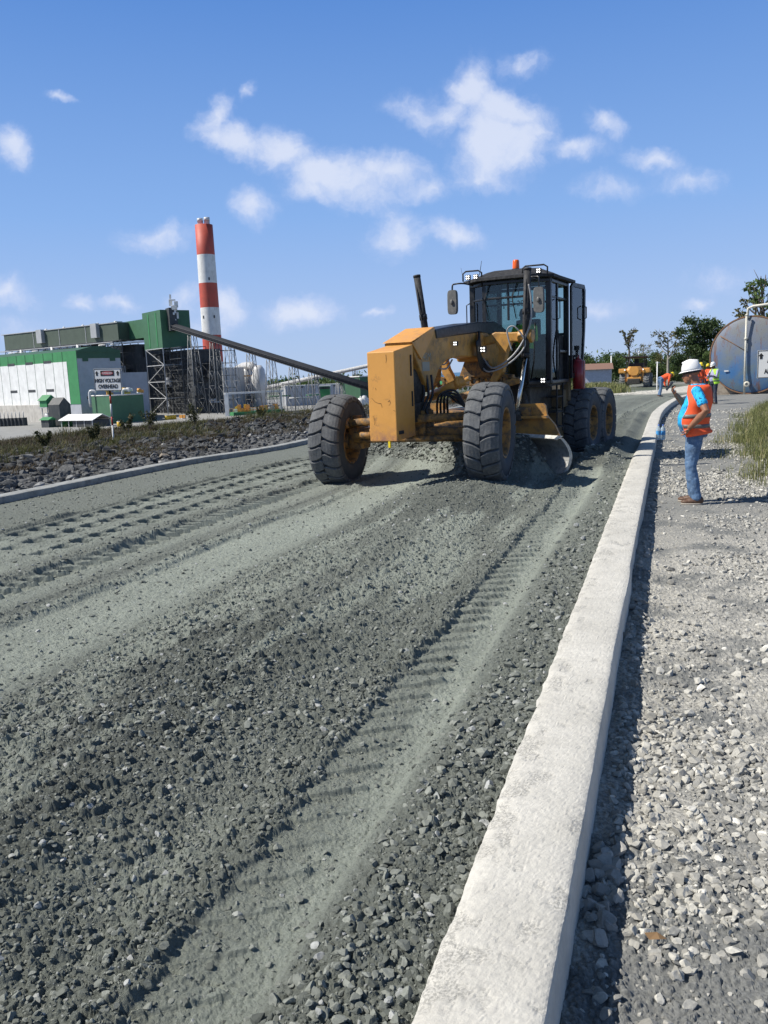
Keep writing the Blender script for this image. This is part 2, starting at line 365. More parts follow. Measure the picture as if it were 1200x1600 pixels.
def ground(x, y, detail=True):
    """height, coarse, dust and zone for every world x, y"""
    s = x*rd[0]+y*rd[1]; u = x*rl[0]+y*rl[1]; ko = kerb_off(s); u = u-ko
    bz = base_z(s)
    d = np.hypot(x, y)
    zr, cr, dr = road_prof(s, u)
    # right shoulder: lower, light crushed stone
    zs = .0 + .03*(fbm(s*.8, u*.8, 3, 50)-.5) + .012*(fbm(s*4, u*4, 3, 51)-.5)
    zs += .05*sstep(.0, .25, u)*vn(s*3, u*3, 52)*.6
    grass = sstep(0, 1.3, -u-np.interp(s, [9, 11, 13, 20, 28, 31, 40], [2.6, 1.7, 1.3, 1.3, 2.0, 2.6, 4.0]))*bump_(s, 9.5, 34, 3.); zs += .30*grass*(.6+.7*vn(s*.4, u*.4, 53)) + .5*sstep(12, 30, -u)*(s > 30)
    # left verge
    zl = .10 + .10*(fbm(s*.5, u*.5, 3, 60)-.5) + .05*sstep(10.2, 13, u) - .30*sstep(13, 19, u) + .16*sstep(13, 18, u)*fbm(s*.25, u*.25, 3, 61) + .06*fbm(s*2, u*2, 3, 62)*sstep(10, 11, u)
    r = sstep(.38, .46, u); l = sstep(9.6, 9.7, u)
    z = bz + zs*(1-r) + zr*r*(1-l) + zl*l
    ue = shelf(s)-kerb_off(s)*0
    drop = sstep(0, 42, u+ko-ue); drop = np.where(s < -5, drop, drop)
    und = 1.2*(fbm(x*.01, y*.01, 3, 70)-.5)
    z = z*(1-drop) + (-12.2+und*0)*drop
    far = sstep(260, 520, s)*(1-drop); z = z - 10.0*far
    if detail:
        fade = np.clip(1.6-d/16, 0.15, 1)
        n1 = stones(x, y, .075, 100, .45); n2 = stones(x+3, y, .033, 110, .8); n3 = stones(x, y+5, .017, 120, .85)
        f = fbm(x*30, y*30, 3, 130)-.5; f2 = fbm(x*90, y*90, 2, 133)-.5
        zone = r*(1-l)
        n0 = stones(x, y, .15, 105, .55)
        hr = cr*((.40+.45*bump_(u, 1.8, 3.3, .4)*(1-.6*sstep(5, 10, s)))*n1+.95*n2+.95*n3) + .8*n0*sstep(.24, .34, z-bz)*zone + .012*f + .006*f2 + (1-cr)*(.25*n3+.12*n2)
        cs = sstep(.38, .62, fbm(s*.5, u*.9, 3, 55)+.25*sstep(-.2, -.7, u))*(1-.5*sstep(8, 12, s))
        hs = (.35+.65*cs)*(.75*n2+.8*n3+.35*n1*vn(x*3, y*3, 57)) + .008*f
        hl = .9*stones(x, y, .22, 140, .7)*sstep(10, 10.4, u)*(1-sstep(13, 16, u)) + .7*n1+.02*f
        z = z + (hr*zone + hs*(1-r) + hl*l)*fade*(1-drop)
    return z, s, u, cr, dr, grass, drop
def build_ground():
    c0 = AZ*0
    th = np.concatenate([np.linspace(-180, -48, 45)[:-1], np.linspace(-48, -31, 60)[:-1], np.linspace(-31, 31, TH), np.linspace(31, 48, 60)[1:], np.linspace(48, 180, 45)[1:]])
    th = R(1)*th
    rr = np.concatenate([np.linspace(.15, .95, 12)[:-1], np.exp(np.linspace(math.log(.95), math.log(26), RR)), np.exp(np.linspace(math.log(26), math.log(120), 190))[1:], np.exp(np.linspace(math.log(120), math.log(2600), 60))[1:]])
    T, Q = np.meshgrid(th, rr); X = (Q*np.sin(T)).ravel(); Y = (Q*np.cos(T)).ravel()
    z, s, u, c, d, g, dr = ground(X, Y)
    V = np.stack([X, Y, z], 1); nt_, nr = len(th), len(rr)
    i = np.arange(nr-1)[:, None]*nt_ + np.arange(nt_-1)[None]; i = i.ravel()
    Fc = np.stack([i, i+1, i+nt_+1, i+nt_], 1)[:, ::-1]
    uc = u[Fc].mean(1); scn = s[Fc].mean(1)
    lo = uc < .42; hi = uc > 9.68; ahead = (scn > -3)
    sets = {'road': ~lo & ~hi & (scn < 150) & ahead, 'gravel_shoulder': lo & (scn < 75) & ahead & (uc > -14), 'verge_ground': hi & (scn < 75) & ahead & (dr[Fc].mean(1) < .02)}
    rest = ~(sets['road'] | sets['gravel_shoulder'] | sets['verge_ground']); sets['ground'] = rest
    for nm, msk in sets.items():
        F_ = Fc[msk]; used = np.unique(F_); mp = np.zeros(len(V), np.int64); mp[used] = np.arange(len(used))
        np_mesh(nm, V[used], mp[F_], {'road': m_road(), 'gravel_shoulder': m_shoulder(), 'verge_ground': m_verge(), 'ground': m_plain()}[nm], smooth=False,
                attrs={'coarse': c[used], 'dust': d[used], 'su': np.stack([s[used], u[used], g[used]], 1)}, kind='structure')
def m_road():
    t = NT('loose_road_base'); o = t.obj()
    dst = t.attr('dust'); 
    a = t.mix(t.ramp(t.noise(45, 8, .7, o), .32, .68), (.092, .102, .090), (.225, .243, .217))
    a = t.mix(t.ramp(t.noise(1.3, 5, .6, o), .35, .7), a, (.150, .165, .145))
    b = t.mix(t.ramp(t.noise(60, 6, .7, o), .3, .7), (.25, .28, .24), (.37, .40, .35))
    a = t.mix(t.ramp(dst, 0.0, -.8), a, (.062, .068, .062))
    dst = t.math('MAXIMUM', dst, 0.0)
    wh = t.ramp(t.noise(150, 2, .5, o), .70, .74)
    col = t.mix(t.math('MULTIPLY', dst, t.ramp(t.noise(9, 6, .7, o), .25, .6, .55, 1.0), True), a, b)
    col = t.mix(wh, col, (.42, .44, .42))
    su = t.n('ShaderNodeSeparateXYZ', {0: t.attr('su', 'Vector')})
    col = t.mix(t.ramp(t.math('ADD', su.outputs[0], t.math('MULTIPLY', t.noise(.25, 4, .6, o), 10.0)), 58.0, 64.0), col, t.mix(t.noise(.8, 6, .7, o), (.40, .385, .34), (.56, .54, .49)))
    t.col(col); t.rough(.92); t.b.inputs['Specular IOR Level'].default_value = .25
    t.bump(t.math('ADD', t.noise(140, 6, .75, o), t.math('MULTIPLY', t.noise(420, 3, .7, o), .5)), 1.0, .009); return t.m
def m_shoulder():
    t = NT('crushed_stone'); o = t.obj()
    su = t.n('ShaderNodeSeparateXYZ', {0: t.attr('su', 'Vector')})
    a = t.mix(t.ramp(t.noise(55, 8, .7, o), .3, .66), (.10, .10, .092), (.50, .485, .44))
    dark = t.mix(t.ramp(t.noise(80, 6, .7, o), .3, .7), (.075, .08, .08), (.20, .205, .20))
    f = t.ramp(t.math('ADD', t.noise(1.6, 6, .62, o), t.ramp(su.outputs[0], 3.2, 2.2, 0, .14)), .47, .60)
    farf = t.ramp(su.outputs[0], 8.2, 10.5, 0, .75)
    f2 = t.math('MAXIMUM', t.math('MULTIPLY', f, .92), t.math('MULTIPLY', farf, t.ramp(t.noise(.9, 5, .6, o), .3, .6, .55, 1)))
    col = t.mix(f2, a, dark)
    gr = t.mix(t.noise(5, 6, .7, o), (.07, .075, .03), (.17, .15, .08))
    col = t.mix(t.math('MULTIPLY', su.outputs[2], .9), col, gr)
    t.col(col); t.rough(.9); t.bump(t.noise(200, 4, .7, o), .6, .004); return t.m
def m_verge():
    t = NT('verge_soil'); o = t.obj(); su = t.n('ShaderNodeSeparateXYZ', {0: t.attr('su', 'Vector')})
    a = t.mix(t.ramp(t.noise(18, 8, .7, o), .3, .7), (.05, .053, .055), (.22, .225, .225))
    b = t.mix(t.ramp(t.noise(6, 8, .7, o), .35, .7), (.014, .013, .012), (.055, .05, .035))
    col = t.mix(t.ramp(t.math('ADD', su.outputs[1], t.math('MULTIPLY', t.noise(.7, 4, .6, o), 5.0)), 12.6, 14.2), a, b)
    t.col(col); t.rough(.95); t.bump(t.noise(60, 5, .7, o), .6, .02); return t.m
def m_plain():
    t = NT('plain'); o = t.obj(); 
    a = t.mix(t.ramp(t.noise(.03, 7, .6, o), .44, .56), (.045, .065, .03), (.26, .255, .24))
    a = t.mix(t.ramp(t.noise(.4, 6, .6, o), .3, .8), a, (.13, .14, .12))
    t.col(a); t.rough(.95); return t.m
TH, RR = 820, 1350
build_ground()
# --- sea
sea = NT('sea_water'); sea.col(sea.mix(sea.noise(.002, 4), (.045, .13, .24), (.06, .16, .28))); sea.rough(.5)
MB().add([(-30000, 2300, -24), (30000, 2300, -24), (30000, 36000, -24), (-30000, 36000, -24)], [(0, 1, 2, 3)]).build('sea', sea.m, kind='structure')

# ------------------------------------------------------------------ kerbs
def SU(s, u, z=0.0, off=True):
    s = float(s); k = float(kerb_off(np.array(s))) if off else 0
    return Vector((rd[0]*s+rl[0]*(u+k), rd[1]*s+rl[1]*(u+k), z + float(base_z(np.array(s)))))
def m_conc():
    t = NT('kerb_concrete'); o = t.obj(); pt = t.attr('pit')
    c = t.mix(t.ramp(t.noise(3, 7, .65, o), .3, .7), (.46, .445, .40), (.62, .60, .545))
    c = t.mix(t.ramp(t.noise(35, 6, .7, o), .42, .72, 0, .5), c, (.36, .35, .33))
    c = t.mix(t.math('MULTIPLY', pt, t.ramp(t.noise(110, 5, .75, o), .46, .56), True), c, (  .24, .235, .215))
    t.col(c); t.rough(.9); t.bump(t.noise(140, 5, .7, o), .7, .003); return t.m
def kerb(name, ua, ub, s0, s1, zt, zb_left, zb_right, fine, wav=.0, seed=0, m_=None):
    ss = [s0]
    while ss[-1] < s1: ss.append(ss[-1] + max(.012, .0045*max(ss[-1], 0)) * (1 if fine else 3))
    s = np.array(ss); na = 46 if fine else 14
    # profile points from left foot over the top to the right foot
    pr = [(ub+.02, zb_left)] + [(ub+.012, zb_left+(zt-.03-zb_left)*t) for t in (.33, .66, 1)]
    for i in range(na): 
        t = i/(na-1); pr.append((ub+(ua-ub)*t, zt - .018*math.exp(-t*9) - .010*math.exp(-(1-t)*16)))
    pr += [(ua-.004, zt-.02)] + [(ua-.006-.012*t, zt-.02+(zb_right-zt+.02)*t) for t in (.15, .35, .6, 1)]
    pu = np.array([p[0] for p in pr]); pz = np.array([p[1] for p in pr])
    S_, U_ = np.meshgrid(s, pu, indexing='ij'); Z_ = np.repeat(pz[None], len(s), 0)
    k = kerb_off(S_)
    top = (Z_ > zt-.04)
    low = .5*fbm(S_*3, U_*3, 3, 200+seed)+.5*fbm(S_*.9, U_*2, 2, 210+seed)
    left = sstep(ua+.4*(ub-ua), ub, U_)
    pit = .75*sstep(.52, .66, .62*fbm(S_*14, U_*14, 4, 204+seed)+.20*fbm(S_*1.7+U_*4, U_*3, 2, 210+seed)+.18*fbm(S_*5-U_*9, U_*6, 2, 212+seed)+.16*(left-.45))
    Zd = Z_ + .010*(fbm(S_*1.1, U_*2, 3, 220+seed)-.5) + top*.007*(fbm(S_*7, U_*7, 3, 226)-.5) - top*.006*pit*fbm(S_*60, U_*60, 3, 206)*1.6 + top*.0035*(fbm(S_*120, U_*120, 2, 207)-.5)
    edge = (np.arange(len(pr)) >= len(pr)-6)[None]*1.0; ledge = (np.arange(len(pr)) <= 6)[None]*1.0
    Ud = U_ + edge*(.006*(fbm(S_*2, S_*0, 4, 221+seed)-.5) + wav*(vn(S_*1.1, S_*0, 223)-.5)*bump_(S_, 4.5, 12, .8)) + ledge*.018*(fbm(S_*9, S_*0+2, 4, 222+seed)-.5)
    Ud = Ud + (edge*1.)*.004*(fbm(S_*60, Z_*60, 3, 230)-.5)
    X = rd[0]*S_+rl[0]*(Ud+k); Y = rd[1]*S_+rl[1]*(Ud+k); Z = Zd+base_z(S_)
    n, m = S_.shape; i = (np.arange(n-1)[:, None]*m+np.arange(m-1)[None]).ravel()
    F_ = np.stack([i, i+1, i+m+1, i+m], 1)
    np_mesh(name, np.stack([X, Y, Z], -1).reshape(-1, 3), F_, m_ or MC, smooth=False, attrs={'pit': (pit*top).ravel()}, kind='structure')
MC = m_conc()
kerb('kerb', .265, .575, .3, 62, .20, .0, -.06, True, .04)
kerb('kerb', 9.50, 9.82, 4, 62, .20, .0, .0, False, seed=7, m_=mat('weathered_concrete', (.30, .31, .30), .9, var=.22, scale=3, dirt=(.16, .165, .16), dirt_amt=.7, bump=.4))
# ------------------------------------------------------------------ loose stones lying on the surface (real meshes)
def rock_variants(n, sub, seed):
    out = []; rg = np.random.default_rng(seed)
    for q in range(n):
        bm = bmesh.new(); bmesh.ops.create_icosphere(bm, subdivisions=sub, radius=1)
        P = np.array([v.co[:] for v in bm.verts]); Fa = np.array([[v.index for v in f.verts] for f in bm.faces]); bm.free()
        for _ in range(9):
            a = rg.normal(size=3); a /= np.linalg.norm(a); h = rg.uniform(.32, .72)
            dd = P@a; P = P - np.outer(np.maximum(dd-h, 0), a)
        P *= np.array([1, rg.uniform(.6, .95), rg.uniform(.45, .8)])[None]
        P /= np.abs(P).max()*.9; P += rg.normal(size=P.shape)*.018
        out.append((P, Fa))
    return out
def scatter(name, pts, size, variants, material, tones, sink=.25, **k):
    rg = np.random.default_rng(5); nv = len(variants); Vs = []; Fs = []; Ts = []; b = 0
    vi = rg.integers(0, nv, len(pts))
    for q in range(nv):
        P, Fa = variants[q]; idx = np.where(vi == q)[0]
        if not len(idx): continue
        m = len(idx); a = rg.uniform(0, 2*np.pi, m); tx = rg.normal(0, .35, m); ca, sa = np.cos(a), np.sin(a)
        ct, st = np.cos(tx), np.sin(tx)
        X = P[None, :, 0]; Y = P[None, :, 1]*ct[:, None]-P[None, :, 2]*st[:, None]; Z = P[None, :, 1]*st[:, None]+P[None, :, 2]*ct[:, None]
        X, Y = X*ca[:, None]-Y*sa[:, None], X*sa[:, None]+Y*ca[:, None]
        sz = size[idx][:, None]; p = pts[idx]
        V = np.stack([X*sz+p[:, 0:1], Y*sz+p[:, 1:2], Z*sz+p[:, 2:3]+sz*(.55-sink)], -1)
        Vs.append(V.reshape(-1, 3)); Fs.append((Fa[None]+(np.arange(m)*len(P))[:, None, None]).reshape(-1, 3)+b); b += m*len(P)
        Ts.append(np.repeat(tones[idx], len(P)))
    return np_mesh(name, np.concatenate(Vs), np.concatenate(Fs), material, attrs={'tone': np.concatenate(Ts)}, **k)
def m_stone(name, a, b, w):
    t = NT(name); o = t.obj(); tn = t.attr('tone')
    c = t.mix(tn, a, b); c = t.mix(t.ramp(tn, .93, .97), c, w)
    c = t.mix(t.ramp(t.noise(70, 5, .7, o), .35, .7, 0, .45), c, [x*.55 for x in a])
    t.col(c); t.rough(.88); t.bump(t.noise(260, 4, .7, o), .5, .003); return t.m
def sample(n, s0, s1, u0_, u1, pw=1.0):
    s = s0*(s1/s0)**(RNG.random(n)**pw); u = RNG.uniform(u0_, u1, n); return s, u
def place(s, u):
    k = kerb_off(s); x = rd[0]*s+rl[0]*(u+k); y = rd[1]*s+rl[1]*(u+k); return x, y
VS = rock_variants(14, 2, 3); VF = rock_variants(10, 1, 4)
MST = m_stone('road_stone', (.105, .115, .10), (.28, .295, .262), (.42, .43, .42))
MSL = m_stone('light_stone', (.24, .235, .215), (.58, .565, .51), (.72, .70, .64))
# on the road
def road_stones(name, n, s0, s1, smin, smax, var, dens_coarse=True, ur=(.60, 9.4)):
    s, u = sample(n, s0, s1, *ur); x, y = place(s, u)
    z, _, _, c, d, _, _ = ground(x, y, True)
    sz = smin+(smax-smin)*RNG.random(n)**3.2
    kp = RNG.random(n) < np.clip(c*1.15-.12+.02, 0.03, 1); kp |= (RNG.random(n) < .04)
    sz = np.where(u < 1.0, sz*1.5, sz)
    P = np.stack([x, y, z-sz*.15], 1)[kp]
    scatter(name, P, sz[kp], var, MST, np.clip(RNG.random(kp.sum()), 0, 1), kind='stuff')
road_stones('road_gravel', 24000, .85, 4.2, .0035, .017, VS, ur=(.60, 3.7))
road_stones('road_gravel', 40000, .85, 7.0, .0025, .009, VF)
road_stones('road_gravel', 36000, 3.0, 16, .006, .024, VF)
# on the shoulder
def shoulder_stones(name, n, s0, s1, smin, smax, var, ur=(-2.2, .2)):
    s, u = sample(n, s0, s1, *ur); x, y = place(s, u); z, *_ = ground(x, y, True)
    sz = smin+(smax-smin)*RNG.random(n)**3.0
    pt = fbm(s*.9, u*1.4, 3, 55)
    kp = RNG.random(n) < np.clip((pt-.40-.10*(s < 2.6))*5, .14, 1)
    scatter(name, np.stack([x, y, z-sz*.1], 1)[kp], sz[kp], var, MSL, np.clip(RNG.random(kp.sum()), 0, 1), kind='stuff')
shoulder_stones('shoulder_gravel', 16000, 1.0, 4.6, .006, .028, VS, (-1.3, .2))
shoulder_stones('shoulder_gravel', 22000, 3.5, 14, .010, .034, VF, (-3.2, .22))

shoulder_stones('shoulder_gravel', 16000, 11, 34, .015, .045, VF, (-4.5, .22))
def pile_stones():
    n = 16000; s = RNG.uniform(12.0, 19, n); u = RNG.uniform(.7, 6.2, n); x, y = place(s, u); z, _, _, c, d, _, _ = ground(x, y, True)
    base = ground(x, y, False)[0]; kp = (base > .26+base_z(s)) ; sz = .010+.045*RNG.random(n)**2.5
    scatter('spoil_clods', np.stack([x, y, z-sz*.1], 1)[kp], sz[kp], VF, MST, RNG.random(kp.sum()), kind='stuff')
pile_stones()
# ================================================================== motor grader
YEL = (.70, .335, .075); BLK = (.012, .013, .015)
m_yel = mat('machine_yellow', YEL, .42, var=.07, scale=2.2, dirt=(.30, .17, .07), dirt_amt=.55, lo=.53, bump=.05)
m_yeld = mat('dirty_shaded_yellow', (.34, .175, .045), .65, var=.25, scale=4, dirt=(.07, .055, .04), dirt_amt=.9, lo=.42, bump=.25)  # real dirt, plus the shade of the underparts put into the colour
m_blk = mat('satin_black', BLK, .38, var=.3, scale=5, dirt=(.05, .05, .05), dirt_amt=.5, lo=.5)
m_blkr = mat('rough_black', (.018, .018, .02), .75, var=.4, scale=6, dirt=(.07, .07, .068), dirt_amt=.6, bump=.2)
m_grime = mat('grimy_steel', (.045, .042, .038), .6, .3, var=.4, scale=6, dirt=(.13, .115, .09), dirt_amt=.7, bump=.3)
m_hose = mat('rubber_hose', (.02, .02, .022), .5, var=.2)
m_ghose = mat('grey_hose', (.30, .30, .30), .45, var=.15)
m_chrome = mat('chrome_rod', (.62, .62, .60), .22, 1.0, var=.05)
m_steel = mat('worn_steel', (.46, .46, .44), .42, .35, var=.2, scale=7, dirt=(.16, .15, .13), dirt_amt=.6, lo=.5)
m_mir = mat('grey_plastic', (.125, .125, .12), .55, var=.15, scale=6, dirt=(.22, .21, .19), dirt_amt=.5)
m_led = mat('lit_led', (1, .98, .93), .3, var=0, emit=2.2)
m_orl = mat('beacon_lens', (.85, .13, .015), .25, var=.1, scale=10)
m_red = mat('red_paint', (.25, .018, .025), .4, var=.2, dirt=(.12, .05, .05), dirt_amt=.5)
m_white = mat('white_paint', (.78, .78, .76), .5, var=.04, dirt=(.5, .48, .44), dirt_amt=.3)
m_hvy = mat('bright_yellow', (.80, .62, .02), .5)
def m_tyre():
    t = NT('tyre_rubber'); o = t.obj()
    c = t.mix(t.ramp(t.noise(9, 6, .65, o), .3, .7), (.062, .066, .072), (.115, .122, .130))
    c = t.mix(t.ramp(t.noise(30, 6, .7, o), .5, .62, 0, .5), c, (.17, .175, .17))
    t.col(c); t.rough(.82); t.bump(t.noise(90, 4, .6, o), .25, .004); return t.m
def m_side():
    t = NT('sidewall_rubber'); o = t.obj()
    c = t.mix(t.ramp(t.noise(5, 6, .65, o), .3, .7), (.030, .037, .048), (.052, .062, .078))
    t.col(c); t.rough(.75); t.bump(t.noise(60, 4, .6, o), .25, .004); return t.m
M_TY, M_SW = m_tyre(), m_side()
def m_glass():
    t = NT('tinted_glass'); tr = t.n('ShaderNodeBsdfTransparent', {0: (.68, .78, .76, 1)}); gl = t.n('ShaderNodeBsdfGlossy', {0: (.9, .95, 1, 1), 'Roughness': .03})
    fr = t.n('ShaderNodeFresnel', {0: 1.5}); mx = t.n('ShaderNodeMixShader', {0: fr.outputs[0], 1: tr.outputs[0], 2: gl.outputs[0]})
    t.t.links.new(mx.outputs[0], t.t.nodes['Material Output'].inputs[0]); return t.m
M_GL = m_glass()
G0 = Vector((.525, 12.85, 0)); GA = R(28)
grader = empty('motor_grader', G0, math.atan2(-math.cos(GA), -math.sin(GA)),
               label='big yellow motor grader with six lugged tyres levelling dark gravel on the road', cat='grader')
g = grader
def tyre(Rr=.74, w=.52, nb=21):
    """carcass + tread blocks; axis = local Y, outer face at +Y"""
    c = MB(); hw = w/2
    prof = [(.355, -hw+.05), (.40, -hw+.02), (.50, -hw-.012), (.60, -hw+.005), (.665, -hw+.03), (.70, -hw+.07), (.705, 0), (.70, hw-.07), (.665, hw-.03), (.60, hw-.005), (.50, hw+.012), (.40, hw-.02), (.355, hw-.05), (.35, 0), (.355, -hw+.05)]
    c.lathe([(r*Rr/.74, h) for r, h in prof], axis=(0, 1, 0), n=84)
    b = MB()
    def P(r, ang, y): return (r*math.cos(ang), y, r*math.sin(ang))
    for sgn in (1, -1):
        for i in range(nb):
            a0 = 2*math.pi*(i + (.5 if sgn > 0 else 0))/nb; pw = 2*math.pi/nb*.86
            st = [(0.004, 0, .741), (.05, .018, .742), (.10, .052, .741), (.155, .075, .736), (.205, .085, .722), (.243, .088, .70), (.258, .088, .668)]
            top = []
            for (y, sh, r) in st:
                y = y*w/.52; inner = (y < .02)
                k0 = .30 if inner else 0
                for q in (0, .06, .94, 1):
                    qq = k0*.5*(1 if q < .5 else -1)*(.6) + q if inner else q
                    rr = (r - (.012 if q in (0, 1) else 0))*Rr/.74
                    top.append(P(rr, a0 + sh*(1) + pw*(qq-.5), sgn*y))
            base = []
            for (y, sh, r) in st:
                y = y*w/.52; inner = y < .02
                for q in (0, 1):
                    qq = q if not inner else .09 + q*.82
                    base.append(P((.69 if r > .70 else r-.035)*Rr/.74, a0+sh+pw*(qq-.5), sgn*y*(1 if y < .24 else .985)))
            nS = len(st); vs = top+base; fs = []
            for j in range(nS-1):
                for k in range(3): fs.append((j*4+k, j*4+k+1, (j+1)*4+k+1, (j+1)*4+k))
                B = nS*4
                fs.append((j*4, (j+1)*4, B+(j+1)*2, B+j*2)); fs.append((j*4+3, B+j*2+1, B+(j+1)*2+1, (j+1)*4+3))
            B = nS*4
            fs.append((0, 1, 2, 3, B+1, B)); e = (nS-1)*4; fs.append((e, B+(nS-1)*2, B+(nS-1)*2+1, e+3, e+2, e+1))
            b.add(vs, fs)
    return c, b
def wheel(parent, loc, rot, outer, inner_visible=False):
    h = MB()
    h.cyl((0, -.20, 0), (0, .12, 0), .13, n=20); h.cyl((0, .08, 0), (0, .13, 0), .19, n=24)
    for k in range(12): a = k*math.pi/6; h.cyl((.155*math.cos(a), .12, .155*math.sin(a)), (.155*math.cos(a), .15, .155*math.sin(a)), .014, n=6)
    wh = h.build('wheel', m_yeld, parent); wh.location = loc; wh.rotation_euler = rot
    r = MB(); q = 1
    r.lathe([(.375, .235), (.352, .235), (.345, .20), (.325, .16), (.318, .02), (.30, .0), (.12, .03), (.12, .05), (.31, .02), (.33, -.02), (.33, -.16), (.345, -.2), (.352, -.235), (.375, -.235), (.375, -.215), (.36, -.19), (.36, .19), (.375, .215), (.375, .235)], axis=(0, 1, 0), n=56)
    for k in range(8): a = k*math.pi/4+.2; r.cyl((.23*math.cos(a), .012, .23*math.sin(a)), (.23*math.cos(a), .03, .23*math.sin(a)), .028, n=10)
    r.build('rim', m_yeld, wh)
    c, b = tyre(); t = c.build('tyre', M_SW, wh)
    t.data.materials.append(M_TY); me = t.data; n0 = len(me.vertices)
    # tread blocks joined into the tyre mesh
    bm = bmesh.new(); bm.from_mesh(me); vs = [bm.verts.new(v) for v in b.v]
    nf = []
    for f in b.f: fa = bm.faces.new([vs[i] for i in f]); fa.material_index = 1; nf.append(fa)
    bmesh.ops.recalc_face_normals(bm, faces=nf); bm.to_mesh(me); bm.free()
    return wh
def copy_part(o, loc, rot):
    c = copy_tree(o, o.parent); c.location = loc; c.rotation_euler = rot; return c
# wheels: +Y of a wheel points outwards
RF = wheel(g, (0, 1.24, .875), (R(-1.5), R(20), R(8)), True)
copy_part(RF, (0, -1.36, .76), (R(2.0), R(7), R(8)+math.pi))
rearz = .60
copy_part(RF, (-6.12, 1.05, rearz), (0, R(11), 0)); copy_part(RF, (-7.64, 1.03, rearz-.03), (0, R(3), 0))
copy_part(RF, (-6.12, -1.05, rearz), (0, R(5), math.pi)); copy_part(RF, (-7.64, -1.03, rearz-.03), (0, R(9), math.pi))
# counterweight on the nose
b = MB(); b.prism([(1.13, .84), (1.13, 2.10), (.52, 2.20), (.52, .88)], -.17, .265, 'y')
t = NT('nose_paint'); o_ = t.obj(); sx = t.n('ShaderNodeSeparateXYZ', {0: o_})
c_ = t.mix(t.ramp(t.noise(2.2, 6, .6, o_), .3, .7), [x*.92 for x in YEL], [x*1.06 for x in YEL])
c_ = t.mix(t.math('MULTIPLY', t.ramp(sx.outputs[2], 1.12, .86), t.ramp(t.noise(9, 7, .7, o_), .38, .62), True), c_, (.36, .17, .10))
c_ = t.mix(t.ramp(t.noise(5, 8, .72, o_), .60, .70, 0, .6), c_, (.30, .15, .06)); c_ = t.mix(t.ramp(t.noise(38, 5, .7, o_), .68, .74, 0, .8), c_, (.14, .06, .03))
t.col(c_); t.rough(t.ramp(t.noise(14, 5, .6, o_), .3, .7, .38, .6)); t.bump(t.noise(3, 4), .08, .02)
cw = b.build('counterweight', t.m, g, bevel=.012)
b = MB(); b.box((.60, .268, 1.42), (.03, .02, .22), bev=.005); b.box((1.0, .27, .96), (.14, .02, .05), bev=.005); b.box((.62, .27, 1.9), (.03, .016, .3)); b.build_split('bracket', m_blkr, cw)
b = MB()   # scratches and chips in the paint of the nose block
for pts in ([(-.12, 1.46), (-.06, 1.40), (.0, 1.38), (.03, 1.38), (.045, 1.32)], [(.14, 1.40), (.17, 1.42), (.18, 1.38), (.155, 1.35)], [(.135, 2.06), (.14, 1.98), (.13, 1.94)], [(-.05, 1.6), (-.04, 1.57)], [(.22, 1.28), (.25, 1.27)], [(-.1, 1.2), (-.08, 1.12), (-.09, 1.08)]):
    b = MB()
    for p, q in zip(pts[:-1], pts[1:]):
        y0, z0 = p; y1, z1 = q; d = Vector((y1-y0, z1-z0)).normalized()*.0025; n_ = Vector((-d.y, d.x))*random.uniform(.7, 1.6)
        b.add([(1.1325, y0+n_.x, z0+n_.y), (1.1325, y0-n_.x, z0-n_.y), (1.1325, y1-n_.x, z1-n_.y), (1.1325, y1+n_.x, z1+n_.y)], [(0, 1, 2, 3)])
    b.build('paint_scratch', mat('rust', (.12, .05, .02), .9), cw)
# front frame: head, arched beam, black cover
b = MB()
b.prism([(.50, 2.23), (.44, 2.14), (.10, 1.72), (-.12, 1.48), (-.30, 1.60), (-.52, 1.84), (-.85, 1.98), (-1.4, 2.03), (-2.1, 2.02), (-2.7, 1.95), (-3.15, 1.72), (-3.5, 1.25), (-4.0, 1.05), (-4.0, 2.2), (-3.7, 2.50), (-3.0, 2.60), (-2.17, 2.56), (-.9, 2.45), (-.35, 2.42)], -.22, .215, 'y')
fr = b.build('front_frame', mat('weathered_shaded_yellow', (.50, .255, .055), .5, var=.12, scale=3, dirt=(.16, .10, .05), dirt_amt=.65, lo=.48, bump=.1), g, bevel=.02)  # dirtier paint, also darkened so the colour carries shade on the sides
b = MB(); b.prism([(-.38, 2.44), (-.42, 2.30), (-1.3, 2.37), (-2.3, 2.44), (-3.1, 2.40), (-3.62, 2.10), (-3.72, 2.52), (-3.05, 2.66), (-2.17, 2.615), (-.9, 2.50)], -.235, .232, 'y')
b.build('frame_cover', m_blk, g, bevel=.02)
b = MB(); b.prism([(.40, 2.255), (.52, 2.235), (-.30, 2.475), (-.36, 2.455)], -.245, .24, 'y'); b.prism([(.44, 2.235), (.50, 2.23), (.18, 1.98), (-.30, 2.37), (-.34, 2.45), (-.28, 2.455)], .216, .242, 'y'); b.build('nose_cover', m_yel, g, bevel=.008)
